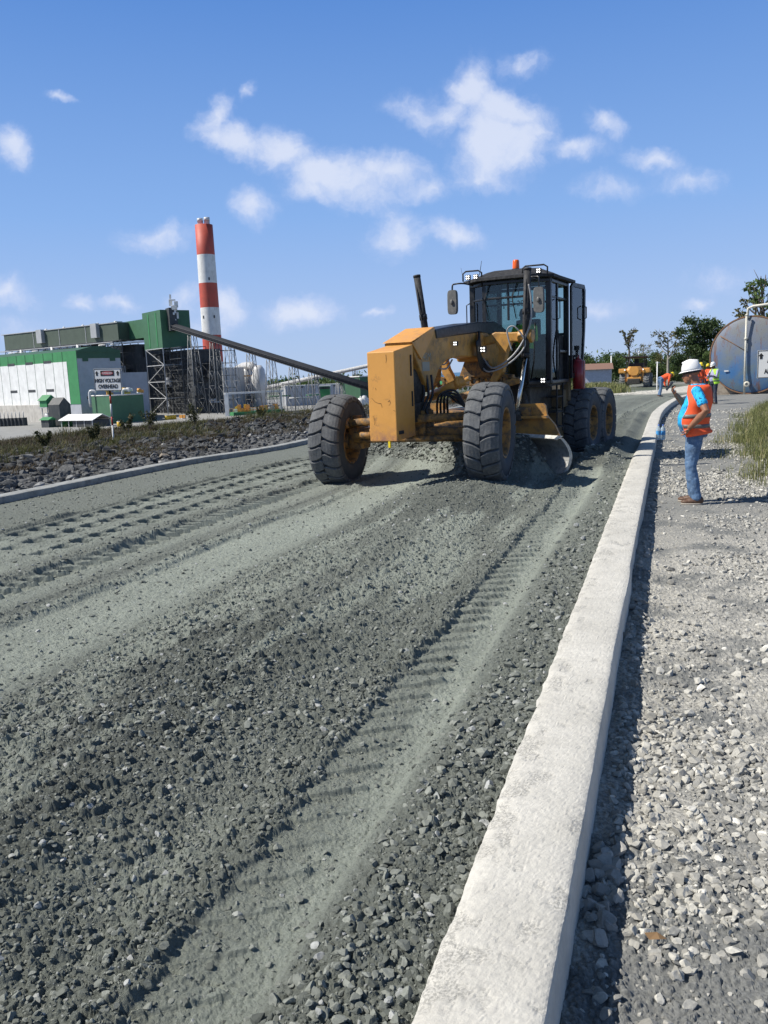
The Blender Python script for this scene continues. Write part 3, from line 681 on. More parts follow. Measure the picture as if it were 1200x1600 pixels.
# faded model decal on the head
def text(body, size, mat_, parent, loc, rot, name='lettering', ext=.002, align='CENTER', sx=1.0, bold=0.0, **k):
    cu = bpy.data.curves.new(name, 'FONT'); cu.body = body; cu.size = size; cu.extrude = ext; cu.offset = bold*size; cu.align_x = align; cu.align_y = 'CENTER'
    tmp = bpy.data.objects.new(name+'_c', cu); COL.objects.link(tmp)
    dg = bpy.context.evaluated_depsgraph_get(); me = bpy.data.meshes.new_from_object(tmp.evaluated_get(dg)); bpy.data.objects.remove(tmp)
    me.materials.clear(); me.materials.append(mat_); me.name = name
    for v in me.vertices: v.co.x *= sx
    o = bpy.data.objects.new(name, me); COL.objects.link(o); o.parent = parent; o.location = loc; o.rotation_euler = rot
    return tag(o, **k)
m_decal = mat('faded_decal', (.36, .33, .26), .7)
text('140M', .17, m_decal, fr, (-.02, .218, 2.02), (R(90), 0, math.pi), 'decal')
b = MB(); b.box((-.02, .217, 1.88), (.26, .004, .14)); b.build('decal', m_decal, fr)
# front axle
b = MB(); b.box((0, 0, .86), (.30, 1.9, .22), bev=.04); b.box((.02, 0, 1.02), (.34, .55, .42), bev=.05)
b.cyl((.25, 0, .9), (-.35, 0, .9), .14, n=20)
for s_ in (1, -1): b.box((.0, s_*.98, .86+(.03 if s_ > 0 else -.06)), (.26, .26, .34), bev=.04); b.cyl((.02, s_*1.0, .62), (.02, s_*1.0, 1.16), .075, n=14)
b.build('front_axle', m_yeld, g)
b = MB(); b.cyl((.24, -1.06, 1.05), (.24, .98, 1.14), .062, n=14); b.ball((.24, -1.06, 1.05), .085); b.ball((.24, .98, 1.14), .085); b.box((.24, .02, .98), (.10, .14, .30), bev=.02)
b.build('tie_bar', m_yeld, g)
b = MB(); b.cyl((.22, -.95, .78), (.22, .9, .82), .05, n=12); b.cyl((.30, -.9, .86), (.30, -.5, .86), .055, n=12); b.ball((.24, -.62, .93), .05); b.build('steering_cylinder', m_yeld, g)
b = MB(); b.box((.28, -.30, .80), (.03, .035, .26)); b.build('marker_tag', m_hvy, g)
b = MB(); b.cyl((-.35, .15, 1.42), (-.25, .78, 1.66), .075, n=16); b.cyl((-.28, .62, 1.61), (-.26, .70, 1.63), .095, n=16); b.cyl((-.2, .85, 1.68), (-.3, .4, 1.52), .035, n=10); b.cyl((-.4, -.1, 1.34), (-.35, .15, 1.42), .04); b.build('lean_cylinder', m_yel, g)
b = MB()
for k in range(7):
    y = -.15+.07*k; b.tube([(.1-.03*k, y, 1.75), (.0, y+.05, 1.45), (.05+.02*k, y+.02, 1.2), (.12, y+.22, 1.0+.01*k)], .02, sub=5)
for k in range(4): b.tube([(-.2, .3+.06*k, 1.1), (-.05, .4+.05*k, 1.42), (-.2, .6, 1.5-.05*k), (-.25, .75, 1.25)], .018, sub=5)
b.build_split('hose', m_hose, g)
# radiator-like dark mass behind nose
b = MB(); b.box((.15, 0, 1.55), (.5, .30, .6), bev=.05); b.box((.1, .0, 1.2), (.6, .4, .3), bev=.05); b.build('front_bolster', m_grime, g)
# drawbar, circle, blade
b = MB()
for s_ in (1, -1): b.add([], []); b.tube([(-.35, 0, .86), (-1.4, s_*.28, .92), (-2.6, s_*.62, .98)], .095, n=10)
b.box((-2.5, 0, 1.04), (.9, 1.3, .12), bev=.03); b.box((-1.85, 0, .98), (.25, 1.0, .16), bev=.03)
for s_ in (1, -1): b.box((-2.15, s_*.98, 1.05), (.30, .5, .20), bev=.04); b.ball((-2.1, s_*1.05, 1.06), .10)
b.build('drawbar', m_yeld, g)
b = MB(); b.lathe([(.80, .80), (.80, .92), (.70, .92), (.70, .80), (.80, .80)], c=(-2.55, 0, 0), n=48); b.build('circle', m_grime, g)
bd = Vector((1.2, 2.02, 0)).normalized(); bn = Vector((bd.y, -bd.x, 0))     # along the blade / its front normal
bc = Vector((-2.50, 0.02, 0))
if bn.x < 0: bn = -bn
b = MB(); prof = []
for i in range(15): t = -1+2*i/14; prof.append((-.16+.22*t*t - .03*t, .34+.33*t))
th_ = .03
poly = [(p[0], p[1]) for p in prof] + [(p[0]-th_, p[1]) for p in prof[::-1]]
def blp(f, z, a): v = bc + bd*a + bn*f; return (v.x, v.y, z)
na_ = 24
b.loft([[blp(f, z, -2.15+4.35*i/na_) for f, z in poly] for i in range(na_+1)], smooth=False)
bl = b.build('blade', m_steel, g)
b = MB(); e = 2.205
b.loft([[blp(f*1.0, z, a) for f, z in [(p[0]+.006, p[1]) for p in prof]+[(p[0]-.06, p[1]) for p in prof[::-1]]] for a in (e-.01, e+.02)], smooth=False); b.build('end_bit', m_steel, bl)
b = MB(); b.loft([[blp(f, z, a) for f, z in ((.04, .64), (.10, .67), (.02, .715), (-.10, .70))] for a in (-2.1, 2.15)], smooth=False); b.build('blade_edge', mat('dusty_steel', (.60, .59, .54), .8, var=.25, scale=9, dirt=(.2, .19, .16), bump=.3), bl)
# yellow arms that carry the blade
b = MB()
arch = [(-.72, .40)] + [(-.72+.22*math.cos(a)+.62, .40+.30*math.sin(a)) for a in ()]
pl = [(.80, 1.20), (1.42, 1.20), (1.46, 1.16), (1.48, 1.02), (1.50, .98), (1.62, .84), (1.72, .62), (1.74, .55), (1.40, .55), (1.25, .68), (1.05, .70), (.80, .62)]
b.prism(pl, -2.12, -2.05, 'x'); b.prism([(.80, 1.0), (1.5, 1.0), (1.52, .96), (.8, .96)], -2.06, -1.92, 'x')
b.prism([(-p[0], p[1]) for p in pl], -3.1, -3.03, 'x'); b.box((-2.4, .9, .95), (.6, .3, .3), bev=.04)
b.build_split('blade_arm', mat('shaded_yellow', (.42, .215, .05), .55, var=.15, scale=3, dirt=(.14, .09, .05), dirt_amt=.7, lo=.46), g)
# lift cylinders
def lift(top, mid, low, nm='lift_cylinder'):
    b = MB(); b.cyl(mid, top, .062, .062, n=16); b.cyl(Vector(top), Vector(top)+(Vector(top)-Vector(mid)).normalized()*.04, .068, n=16)
    t, m_ = Vector(top), Vector(mid)
    b.cyl(m_ + (t-m_)*.5, m_+(t-m_)*.56, .072, n=16); b.cyl(m_, m_+(t-m_)*.05, .075, n=16); b.tube([m_+Vector((.08, 0, .05)), m_+(t-m_)*.5+Vector((.09, 0, 0)), t+Vector((.05, 0, -.08))], .012, sub=4)
    o = b.build(nm, m_blkr, g)
    r = MB(); r.cyl(low, mid, .036, n=14); r.build('rod', m_chrome, o)
    e_ = MB(); e_.ball(low, .085); e_.box((low[0], low[1], low[2]-.05), (.14, .2, .1), bev=.02); e_.build('rod_end', m_grime, o)
lift((-2.50, 1.03, 3.44), (-2.42, 1.0, 1.98), (-1.98, .98, 1.02))
lift((-2.50, -1.05, 3.50), (-2.46, -.82, 1.98), (-2.1, -.98, 1.1))
# saddle with the two lift arms
b = MB(); b.box((-2.5, 0, 2.20), (.36, .50, .50), bev=.05)
for s_ in (1, -1):
    b.prism([(s_*.24, 2.36), (s_*.45, 2.44), (s_*.72, 2.42), (s_*.98, 2.42), (s_*1.04, 2.32), (s_*.92, 2.25), (s_*.74, 2.26), (s_*.66, 2.10), (s_*.58, 1.75), (s_*.44, 1.55), (s_*.32, 1.60), (s_*.46, 1.85), (s_*.52, 2.12), (s_*.44, 2.26), (s_*.24, 2.22)], -2.60, -2.44, 'x')
    b.cyl((-2.5, s_*.86, 2.34), (-2.5, s_*1.12, 2.34), .115, n=18)
b.build('saddle', MATS['weathered_shaded_yellow'], g, bevel=.02)
b = MB()   # locking bar with its row of holes below the saddle
for k in range(7):
    y = -.66+.22*k; b.lathe([(.05, -2.62), (.105, -2.62), (.105, -2.50), (.05, -2.50), (.05, -2.62)], c=(0, y, 1.60), axis=(1, 0, 0), n=18, smooth=False)
b.prism([(-.74, 1.66), (.74, 1.66), (.74, 1.695), (-.74, 1.695)], -2.62, -2.50, 'x'); b.prism([(-.74, 1.51), (.74, 1.51), (.74, 1.54), (-.74, 1.54)], -2.62, -2.50, 'x'); b.prism([(-.26, 1.68), (.34, 1.68), (.22, 1.98), (-.14, 1.98)], -2.66, -2.46, 'x')
b.build('link_bar', m_yeld, g, bevel=.006)
b = MB(); b.tube([(-2.3, -.75, 1.62), (-2.0, -.52, 1.72), (-1.7, -.36, 1.98)], .10, n=12, sub=4); b.ball((-2.32, -.76, 1.6), .13); b.cyl((-2.4, .9, 1.6), (-2.2, -.3, 1.3), .06); b.build('shift_cylinder', m_yeld, g)
b = MB()
for (pts, r_) in (([(-2.35, .25, 2.0), (-2.2, .5, 1.82), (-2.3, .85, 2.05), (-2.42, 1.08, 2.5), (-2.45, 1.10, 2.95), (-2.45, 1.06, 3.2)], .017), ([(-2.3, .2, 1.92), (-2.1, .45, 1.76), (-2.2, .8, 1.9), (-2.36, 1.02, 2.2), (-2.3, .86, 2.5), (-2.3, .72, 2.44), (-2.3, .8, 2.1)], .014), ([(-.7, .1, 1.95), (-.75, .1, 1.86), (-.95, .15, 1.84), (-1.2, .15, 1.98)], .014), ([(-.7, .0, 1.97), (-.8, .05, 1.92), (-1.0, .1, 1.91), (-1.2, .1, 2.0)], .012)):
    b.tube(pts, r_, sub=6)
b.build_split('hose', m_ghose, g)
b = MB()
for k in range(6): b.tube([(-2.2, .24, 2.45-.05*k), (-2.0+.03*k, .33, 2.25), (-2.15, .30, 2.0-.04*k), (-2.6, .34+.02*k, 1.8), (-3.2, .4, 1.7+.05*k)], .019, sub=5)
b.build_split('hose', m_hose, g)
def led(loc, parent, rz=0, s=.10, half=False):
    b = MB(); b.box((loc[0]-.03, loc[1], loc[2]), (.05, s*1.25, s*1.25), bev=.012); h = b.build('work_light', m_blkr, parent)
    b = MB()
    for dy in (-1, 1):
        for dz in (-1, 1):
            b.cyl((loc[0]-.004, loc[1]+dy*s*.27, loc[2]+dz*s*.27), (loc[0]+.006, loc[1]+dy*s*.27, loc[2]+dz*s*.27), s*.17, n=14)
    b.build('lens', m_led, h)
led((-1.95, .40, 2.14), g, s=.085); led((-.98, .30, 2.23), g, s=.06); led((-3.66, .93, 1.56), g, s=.085)
# cab
X0, X1, Y0, Y1, Z0, Z1 = -3.70, -5.35, -.56, .96, 1.50, 3.46
b = MB()
def post(p, q, w=.07, d=.07): 
    p, q = Vector(p), Vector(q); dr = (q-p).normalized(); m_ = Matrix.Translation((p+q)/2) @ dr.to_track_quat('Z', 'Y').to_matrix().to_4x4(); b.box((0, 0, 0), (w, d, (q-p).length), mat=m_, bev=.012)
Fw = [(X0, -.22), (X0, .62), (X0-.28, Y1), (X1, Y1-.05), (X1, Y0+.05), (X0-.28, Y0)]   # faceted plan
for i, (x, y) in enumerate(Fw):
    post((x, y, 1.5), (x-.03*(i in (0, 1)), y, Z1), .10 if i in (2, 5) else .075, .10 if i in (2, 5, 3, 4) else .06)
post((X0-.28-.52, Y1-.01, 1.5), (X0-.28-.52, Y1-.01, Z1)); post((X0-.28-.52, Y0, 1.5), (X0-.28-.52, Y0, Z1))
for z in (1.52, 3.40):
    for i in range(6): p, q = Fw[i], Fw[(i+1) % 6]; post((p[0], p[1], z), (q[0], q[1], z), .12, .06)
for z in (3.12,): 
    for i in (0, 2, 3, 5): p, q = Fw[i], Fw[(i+1) % 6]; post((p[0], p[1], z), (q[0], q[1], z), .05, .04)
p, q = Fw[2], Fw[3]; post((X0-.28-.52, Y1, 2.1), (q[0], q[1], 2.1), .06, .05); post((X1, Y1-.05, 2.45), (X1, Y0+.05, 2.45), .10, .05)
post((X0-.01, .26, 2.7), (X0-.01, .26, Z1), .04, .04)
cab = b.build('cab', m_blk, g)
b = MB(); b.prism([(p[0], p[1]) for p in Fw][::-1], 1.44, 1.56, 'z'); b.prism([(X1+.02, Y0+.1), (X1+.02, Y1-.1), (X1+.34, Y1-.1), (X1+.34, Y0+.1)], 1.56, 2.42, 'z'); b.box((-4.05, .1, 1.75), (.35, .5, .5), bev=.05); b.build('cab_floor', m_blkr, cab)
b = MB(); ex = .13
ro = [(X0+.16, -.32), (X0+.16, .72), (X0-.16, Y1+ex), (X1-.12, Y1+ex-.02), (X1-.12, Y0-ex+.02), (X0-.16, Y0-ex)]
ro2 = [(x*1.0+(-4.55-x)*.12, y+(.2-y)*.12) for x, y in ro]; ro3 = [(x+(-4.6-x)*.42, y+(.2-y)*.42) for x, y in ro]
b.loft([[(x, y, 3.45) for x, y in ro], [(x, y, 3.50) for x, y in ro], [(x, y, 3.53) for x, y in ro2], [(x, y, 3.66) for x, y in ro3], [(x+(-4.6-x)*.6, y+(.2-y)*.6, 3.675) for x, y in ro3]], smooth=False)
roof = b.build('roof', m_blkr, cab)
for i in (0, 1, 2, 3, 4, 5):
    p, q = Fw[i], Fw[(i+1) % 6]
    if i == 2:
        q = (X0-.80, Y1)       # forward side pane only: the door stands open
    gb = MB(); d = Vector((q[0]-p[0], q[1]-p[1], 0)).normalized()*.03; n_ = Vector((-d.y, d.x, 0)).normalized()*.004
    pa, qa = Vector((p[0], p[1], 0))+d, Vector((q[0], q[1], 0))-d
    zb = 2.45 if i == 3 else (1.6 if i in (1, 2, 4, 5, 0) else 1.6)
    gb.add([pa+n_+Vector((0, 0, zb)), qa+n_+Vector((0, 0, zb)), qa+n_+Vector((0, 0, 3.4)), pa+n_+Vector((0, 0, 3.4)), pa-n_+Vector((0, 0, zb)), qa-n_+Vector((0, 0, zb)), qa-n_+Vector((0, 0, 3.4)), pa-n_+Vector((0, 0, 3.4))], [(0, 1, 2, 3), (7, 6, 5, 4), (0, 4, 5, 1), (3, 2, 6, 7), (0, 3, 7, 4), (1, 5, 6, 2)])
    gb.build('window', M_GL, cab)
# open door folded back along the side
dm = Matrix.Translation(Vector((X1+.02, Y1+.05, 0))) @ Matrix.Rotation(R(176), 4, 'Z')
b = MB(); pd = [(0, 1.56), (0, 3.38), (.12, 3.46), (.80, 3.46), (.88, 3.36), (.86, 2.6), (.70, 1.56)]; pi_ = [(.06, 1.66), (.06, 3.34), (.14, 3.38), (.76, 3.38), (.81, 3.32), (.79, 2.6), (.65, 1.66)]
n = len(pd)
for y_ in (0,):
    vs = [(x, -.02, z) for x, z in pd]+[(x, -.02, z) for x, z in pi_]+[(x, .025, z) for x, z in pd]+[(x, .025, z) for x, z in pi_]; fs = []
    for i in range(n):
        j = (i+1) % n; fs += [(i, j, n+j, n+i), (2*n+i, 3*n+i, 3*n+j, 2*n+j), (i, 2*n+i, 2*n+j, j), (n+i, n+j, 3*n+j, 3*n+i)]
    b.add(vs, fs, mat=dm)
b.tube([dm @ Vector(p) for p in ((.70, -.02, 2.75), (.70, -.09, 2.78), (.70, -.09, 3.0), (.70, -.02, 3.03))], .012)
door = b.build('door', m_blk, cab)
b = MB(); b.add([(x, .002, z) for x, z in pi_]+[(x, .008, z) for x, z in pi_], [tuple(range(n)), tuple(range(n, 2*n))[::-1]] + [(i, (i+1) % n, n+(i+1) % n, n+i) for i in range(n)], mat=dm); b.build('pane', M_GL, door)
b = MB(); b.box((-4.85, .2, 2.02), (.5, .5, .14), bev=.05); b.box((-5.10, .2, 2.40), (.14, .5, .75), bev=.06); b.box((-5.12, .2, 2.9), (.1, .28, .2), bev=.04); b.box((-4.85, .2, 1.75), (.35, .35, .4)); b.build('seat', m_blkr, cab)
b = MB(); b.tube([(-4.05, .2, 1.8), (-4.2, .2, 2.25)], .03); b.lathe([(.19, 0), (.205, .015), (.19, .03), (.175, .015), (.19, 0)], c=(-4.22, .2, 2.27), axis=(-.4, 0, 1), n=24); b.cyl((-4.4, .20, 2.27), (-4.03, .20, 2.29), .014)
for s_ in (-.28, .70): b.box((-4.55, s_, 2.15), (.5, .12, .14), bev=.03); b.tube([(-4.32, s_, 2.2), (-4.3, s_, 2.38)], .02)
b.build('controls', m_blkr, cab)
b = MB()   # wipers and blinds behind the screen
for y in (-.1, .45): b.tube([(X0+.03, y, 3.38), (X0+.04, y-.1, 3.1), (X0+.05, y-.02, 2.72)], .010)
for k in range(5): b.tube([(X0-.06, -.05+.12*k, 3.12), (X0-.06, .0+.12*k, 3.36)], .008)
b.build_split('wiper', m_blkr, cab)
text('51', .20, m_decal, cab, (X0-.35, .0, 3.0), (R(90), 0, R(90)), 'number')
text('D-20', .15, m_decal, cab, (X0-.35, .30, 3.02), (R(90), 0, R(90)), 'number')
# roof fittings
b = MB(); b.cyl((-4.3, .22, 3.66), (-4.3, .22, 3.70), .075, n=20); bc_ = b.build('beacon', m_blkr, cab)
b = MB(); b.lathe([(.065, 3.70), (.068, 3.72), (.062, 3.84), (.05, 3.865), (.001, 3.87)], c=(-4.3, .22, 0), n=24); b.build('lens', m_orl, bc_)
for (ya, yb, hgt, xs) in ((-.62, -.26, .16, (-.53, -.37)), (.56, 1.02, .15, (.66, .86))):
    b = MB(); b.tube([(X0+.05, ya, 3.48), (X0+.05, ya, 3.46+hgt), (X0+.05, ya+.06, 3.50+hgt), (X0+.02, yb-.06, 3.50+hgt), (X0, yb, 3.46+hgt), (X0, yb, 3.46)], .016); lb = b.build('light_bar', m_blkr, cab)
    for y in xs: led((X0+.04, y, 3.55), lb, s=.075)
b = MB()
for (p, q, r_) in (((-3.9, -.38, 3.6), (-3.9, -.33, 3.86), .007), ((-4.0, -.75, 3.5), (-4.0, -.8, 3.78), .004), ((-6.0, 1.04, 2.15), (-6.1, 1.08, 3.40), .008)): b.cyl(p, q, r_, r_*.6, n=6)
b.build_split('antenna', m_blkr, cab)
def mirror(sg, y, zc):
    b = MB(); b.tube([(X0-.05, sg*.0+ (Y1-.1 if sg > 0 else Y0+.1), 3.40), (-3.35, y-sg*.22, 3.41), (-3.32, y-sg*.04, 3.41), (-3.30, y, 3.36), (-3.30, y, zc)], .016, sub=3)
    a_ = b.build('mirror_arm', m_blk, cab)
    rg_ = []
    for x_, k_ in ((-3.345, .75), (-3.33, .98), (-3.28, 1.0), (-3.265, .85)):
        hw_, hh = .10*k_, .225*(.92+.08*k_)
        rg_.append([(x_, y + hw_*math.copysign(abs(math.cos(t))**.45, math.cos(t)), zc + hh*math.copysign(abs(math.sin(t))**.35, math.sin(t))) for t in [2*math.pi*i/28 for i in range(28)]])
    b = MB(); b.loft(rg_); b.ball((-3.25, y, zc), (.02, .03, .05)); b.build('mirror', m_mir, a_)
mirror(-1, -.70, 3.08); mirror(1, .98, 3.0)
b = MB()
for (x, y) in ((-3.9, Y0-.03), (-4.4, Y1+.02)): b.tube([(x, y, 2.7), (x, y+(.07 if y > 0 else -.07), 2.72), (x, y+(.07 if y > 0 else -.07), 3.05), (x, y, 3.08)], .011)
b.tube([(X0+.02, .70, 1.6), (X0+.1, .78, 1.9), (X0+.08, .80, 2.5), (X0+.02, .78, 2.62)], .013); b.build_split('grab_rail', m_blk, cab)
# under the cab, rear frame, engine hood, tandems
b = MB(); b.box((-4.5, .1, 1.12), (1.5, 1.1, .66), bev=.05); b.box((-4.0, .35, .82), (.5, .5, .5), bev=.05); b.box((-5.6, 0, .95), (1.6, .9, .4), bev=.05); b.tube([(-3.8, .5, 1.4), (-3.7, .62, .9), (-3.9, .6, .5)], .06, sub=4); b.tube([(-3.85, .3, 1.4), (-3.75, .35, .9), (-3.9, .3, .6)], .05, sub=4)
b.build('rear_frame', m_grime, g)
b = MB(); b.prism([(-5.45, 1.25), (-5.45, 2.28), (-7.1, 2.10), (-7.3, 1.95), (-7.3, 1.1), (-7.0, 1.0)], -.40, .38, 'y'); hood = b.build('engine_hood', m_yel, g, bevel=.04)
b = MB(); b.tube([(-6.8, -.2, 2.0), (-6.8, -.2, 2.6)], .06); b.build('exhaust_pipe', m_blkr, hood)
b = MB(); b.box((-5.25, .70, .60), (.42, .26, .74), bev=.05); b.box((-5.35, .74, 1.16), (.36, .3, .36), bev=.03); b.box((-5.5, .85, 1.55), (.14, .2, .9), bev=.03); b.build('side_tank', mat('tan_metal', (.16, .115, .06), .6, dirt=(.09, .07, .05), dirt_amt=.7), g)
b = MB(); 
for z in (.62, .92, 1.22): b.box((-4.75, .84, z), (.42, .22, .03))
for x in (-4.96, -4.54): b.box((x, .94, 1.0), (.03, .03, .95))
b.tube([(-4.5, .97, 1.5), (-4.45, 1.03, 2.0), (-4.5, .98, 2.5)], .014, sub=3); b.build('step', m_blkr, g)
for s_ in (1, -1):
    b = MB(); b.box((-6.95, s_*.78, .68), (1.9, .16, .42), bev=.06)
    for x in (-6.12, -7.64): b.cyl((x, s_*.6, .6), (x, s_*1.1, .6), .12, n=14)
    b.build('tandem_case', m_yeld, g)
b = MB(); b.cyl((-5.60, 1.08, 1.34), (-5.60, 1.08, 1.90), .10, n=20); b.ball((-5.60, 1.08, 1.90), (.10, .10, .06)); b.cyl((-5.60, 1.08, 1.93), (-5.60, 1.08, 2.02), .03); b.box((-5.72, 1.08, 1.62), (.14, .22, .58), bev=.02); b.build('extinguisher', m_red, g)
b = MB(); b.cyl((-5.70, 1.05, 1.9), (-5.70, 1.05, 2.13), .014); b.box((-5.70, 1.05, 2.17), (.06, .07, .09), bev=.01); b.box((-5.5, .9, 2.0), (.05, .4, .05)); b.build('rear_light', m_blkr, g)
# ================================================================== people
MAN = (3.97, 10.45); MAN_AZ = R(-66); WB = (15.0, 44.6); WO = ((14.45, 38.25), (14.95, 38.96), (18.23, 46.3)); WG = (14.10, 35.18); SIGN = (-8.43, 26.05)
def chain(mb, pts, n=12):
    """tapered round limb with rounded ends; pts = [(point, radius or (ra, rb), ), ...]"""
    P = [Vector(p) for p, _ in pts]; Rr = [r if isinstance(r, tuple) else (r, r) for _, r in pts]
    rings = []; e = None
    def ring(c, d, e, ra, rb): f = d.cross(e); return [c + e*ra*math.cos(2*math.pi*k/n) + f*rb*math.sin(2*math.pi*k/n) for k in range(n)]
    for i in range(len(P)):
        d = (P[min(i+1, len(P)-1)]-P[max(i-1, 0)]).normalized()
        if e is None: e = (Vector((1, 0, 0)) if abs(d.x) < .7 else Vector((0, 0, 1)))
        e = (e - d*e.dot(d)).normalized(); ra, rb = Rr[i]; m = (ra+rb)/2
        if i == 0:
            for t in (.05, .5, .85): rings.append(ring(P[0]-d*m*math.sqrt(1-t*t)*.8, d, e, ra*t, rb*t))
        rings.append(ring(P[i], d, e, ra, rb))
        if i == len(P)-1:
            for t in (.85, .5, .05): rings.append(ring(P[i]+d*m*math.sqrt(1-t*t)*.8, d, e, ra*t, rb*t))
    mb.loft(rings)
def remesh(o, vox, it=4):
    m = o.modifiers.new('r', 'REMESH'); m.mode = 'VOXEL'; m.voxel_size = vox; m.use_smooth_shade = True
    s_ = o.modifiers.new('s', 'SMOOTH'); s_.factor = .5; s_.iterations = it; return o
def folds(o, amt, size):
    tx = bpy.data.textures.new('folds', 'CLOUDS'); tx.noise_scale = size; d = o.modifiers.new('d', 'DISPLACE'); d.texture = tx; d.strength = amt; d.mid_level = .5; d.texture_coords = 'LOCAL'
m_skin = mat('skin', (.30, .135, .075), .5, var=.12, scale=12)
m_skind = mat('dark_skin', (.10, .05, .033), .5, var=.12, scale=12)
m_org = mat('orange_fabric', (.92, .115, .030), .75, var=.10, scale=6, bump=.2)
m_strip = mat('grey_reflective_band', (.14, .135, .125), .5, var=.2, scale=20)
m_jean = mat('faded_denim', (.085, .155, .27), .85, var=.32, scale=9, dirt=(.22, .31, .42), dirt_amt=.55, lo=.5, bump=.3)
m_jeand = mat('dark_denim', (.03, .04, .065), .85, var=.3, scale=9, bump=.2)
m_helw = mat('white_plastic', (.80, .80, .79), .3, var=.02)
m_hely = mat('yellow_plastic', (.80, .60, .02), .35, var=.04)
m_shoe = mat('brown_leather', (.10, .05, .028), .6, var=.3, scale=14, dirt=(.2, .15, .11))
m_sole = mat('dusty_sole', (.32, .29, .25), .8)
m_lime = mat('lime_fabric', (.50, .90, .06), .75, var=.1)
m_lil = mat('lilac_shirt', (.36, .36, .50), .8, var=.12)
m_gr = mat('grey_shirt', (.20, .22, .26), .8, var=.15)
def m_blue():
    t = NT('printed_blue_shirt'); o = t.obj(); s_ = t.n('ShaderNodeSeparateXYZ', {0: o})
    c = t.mix(t.ramp(t.noise(9, 4, .5, o), .4, .6), (.012, .33, .66), (.02, .47, .83))
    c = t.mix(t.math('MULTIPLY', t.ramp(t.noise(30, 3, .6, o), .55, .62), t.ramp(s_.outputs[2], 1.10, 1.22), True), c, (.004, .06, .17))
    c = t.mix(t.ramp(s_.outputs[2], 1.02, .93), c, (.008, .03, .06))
    t.col(c); t.rough(.8); t.bump(t.noise(30, 4), .3, .01); return t.m
m_bl = m_blue()
m_eye = mat('dark_eye', (.015, .012, .01), .3)
TORSO = [(.84, .0, .135, .165), (.92, .0, .155, .175), (1.0, .02, .165, .175), (1.08, .03, .165, .17), (1.18, .015, .15, .175), (1.29, -.005, .138, .185), (1.38, -.015, .125, .185), (1.445, -.02, .10, .15), (1.49, -.015, .07, .085)]
def human(label, loc, face_az, J, skin, shirt, pants, hel, shoes, vest=None, vox=.012, scale=1.0, group=None, sleeves='short', bend=0.0, vband=True, vopen=60, torso=TORSO, cat='person', brim_dir=1, pocket=False, seated=False):
    """J: joints in metres, x forward, y left, z up. bend tips the trunk forward about the hips (radians)."""
    root = empty('person', loc, math.pi/2 - face_az, label=label, cat=cat, group=group); root.scale = (scale,)*3
    hipz = .90; B = Matrix.Translation((J.get('hipx', 0), 0, hipz)) @ Matrix.Rotation(bend, 4, 'Y') @ Matrix.Translation((-J.get('hipx', 0), 0, -hipz))
    T = lambda p: B @ Vector(p)
    hd = J.get('head', (.045, 0, 1.60)); hp = J.get('headpitch', 0)
    HM = B @ Matrix.Translation(hd) @ Matrix.Rotation(hp, 4, 'Y') @ Matrix.Rotation(J.get('headyaw', 0), 4, 'Z')
    def tor(grow, z0=0, z1=9): return [[(T((cx+ (rx+grow)*math.cos(t), (ry+grow)*math.sin(t), z))) for t in [2*math.pi*k/24 for k in range(24)]] for z, cx, rx, ry in torso if z0 <= z <= z1]
    body = MB(); body.loft(tor(-.006)); H = lambda p: HM @ Vector(p)
    chain(body, [(T((-.01, 0, 1.42)), .062), (H((-.015, 0, -.03)), .057)])
    # head: skull, face, jaw, nose, lips, ears
    for (c, r) in (((-.012, 0, .045), (.098, .075, .085)), ((.022, 0, -.02), (.075, .064, .085)), ((.05, 0, -.075), (.042, .043, .035)), ((.094, 0, -.022), (.020, .014, .017)), ((.083, 0, .0), (.014, .010, .028)), ((.088, 0, -.055), (.013, .024, .010)), ((.083, 0, -.068), (.014, .020, .008)), ((.082, 0, .028), (.014, .05, .010)), ((.0, .074, -.012), (.020, .010, .032)), ((.0, -.074, -.012), (.020, .010, .032))):
        body.ball(c, r, 12, mat=HM)
    for sd_, sg in (('L', 1), ('R', -1)):
        sh, el, wr, ha = (Vector(J[sd_+k]) for k in ('sh', 'el', 'wr', 'ha'))
        if not J.get('armabs'): sh, el, wr, ha = B @ sh, B @ el, B @ wr, B @ ha
        chain(body, [(sh, .056), (sh.lerp(el, .45), .054), (el, .044), (el.lerp(wr, .3), .047), (wr, .030)])
        hdv = (ha-wr).normalized(); sidev = Vector((0, 1, 0)); sidev = (sidev-hdv*sidev.dot(hdv)).normalized(); nv = hdv.cross(sidev)
        if abs(J.get(sd_+'roll', 0)) > 0: q = Matrix.Rotation(J[sd_+'roll'], 4, hdv); sidev = q @ sidev; nv = q @ nv
        chain(body, [(wr, (.022, .028)), (wr+hdv*.05, (.018, .038)), (wr+hdv*.085, (.014, .038))])
        cu = J.get(sd_+'curl', .5)
        for k, ln in enumerate((.068, .078, .072, .056)):
            b0 = wr+hdv*.085+sidev*(.030-.020*k); b1 = b0+(hdv*math.cos(cu*.6)+nv*math.sin(cu*.6))*ln*.5; b2 = b1+(hdv*math.cos(cu*1.7)+nv*math.sin(cu*1.7))*ln*.5
            chain(body, [(b0, .0095), (b1, .009), (b2, .0075)], 8)
        t0 = wr+hdv*.03+sidev*.03; t1 = t0+(hdv*.7+sidev*.6+nv*.4).normalized()*.04; chain(body, [(t0, .012), (t1, .0105), (t1+(hdv*.8+nv*.5).normalized()*.03, .009)], 8)
        hi, kn, an = (Vector(J[sd_+k]) for k in ('hi', 'kn', 'an'))
        chain(body, [(hi, .085), (kn, .052), (kn.lerp(an, .35), .055), (an, .037)])
    bo = remesh(body.build('body', skin, root), vox*.7 if vox < .01 else vox, 2)
    # eyes
    e_ = MB()
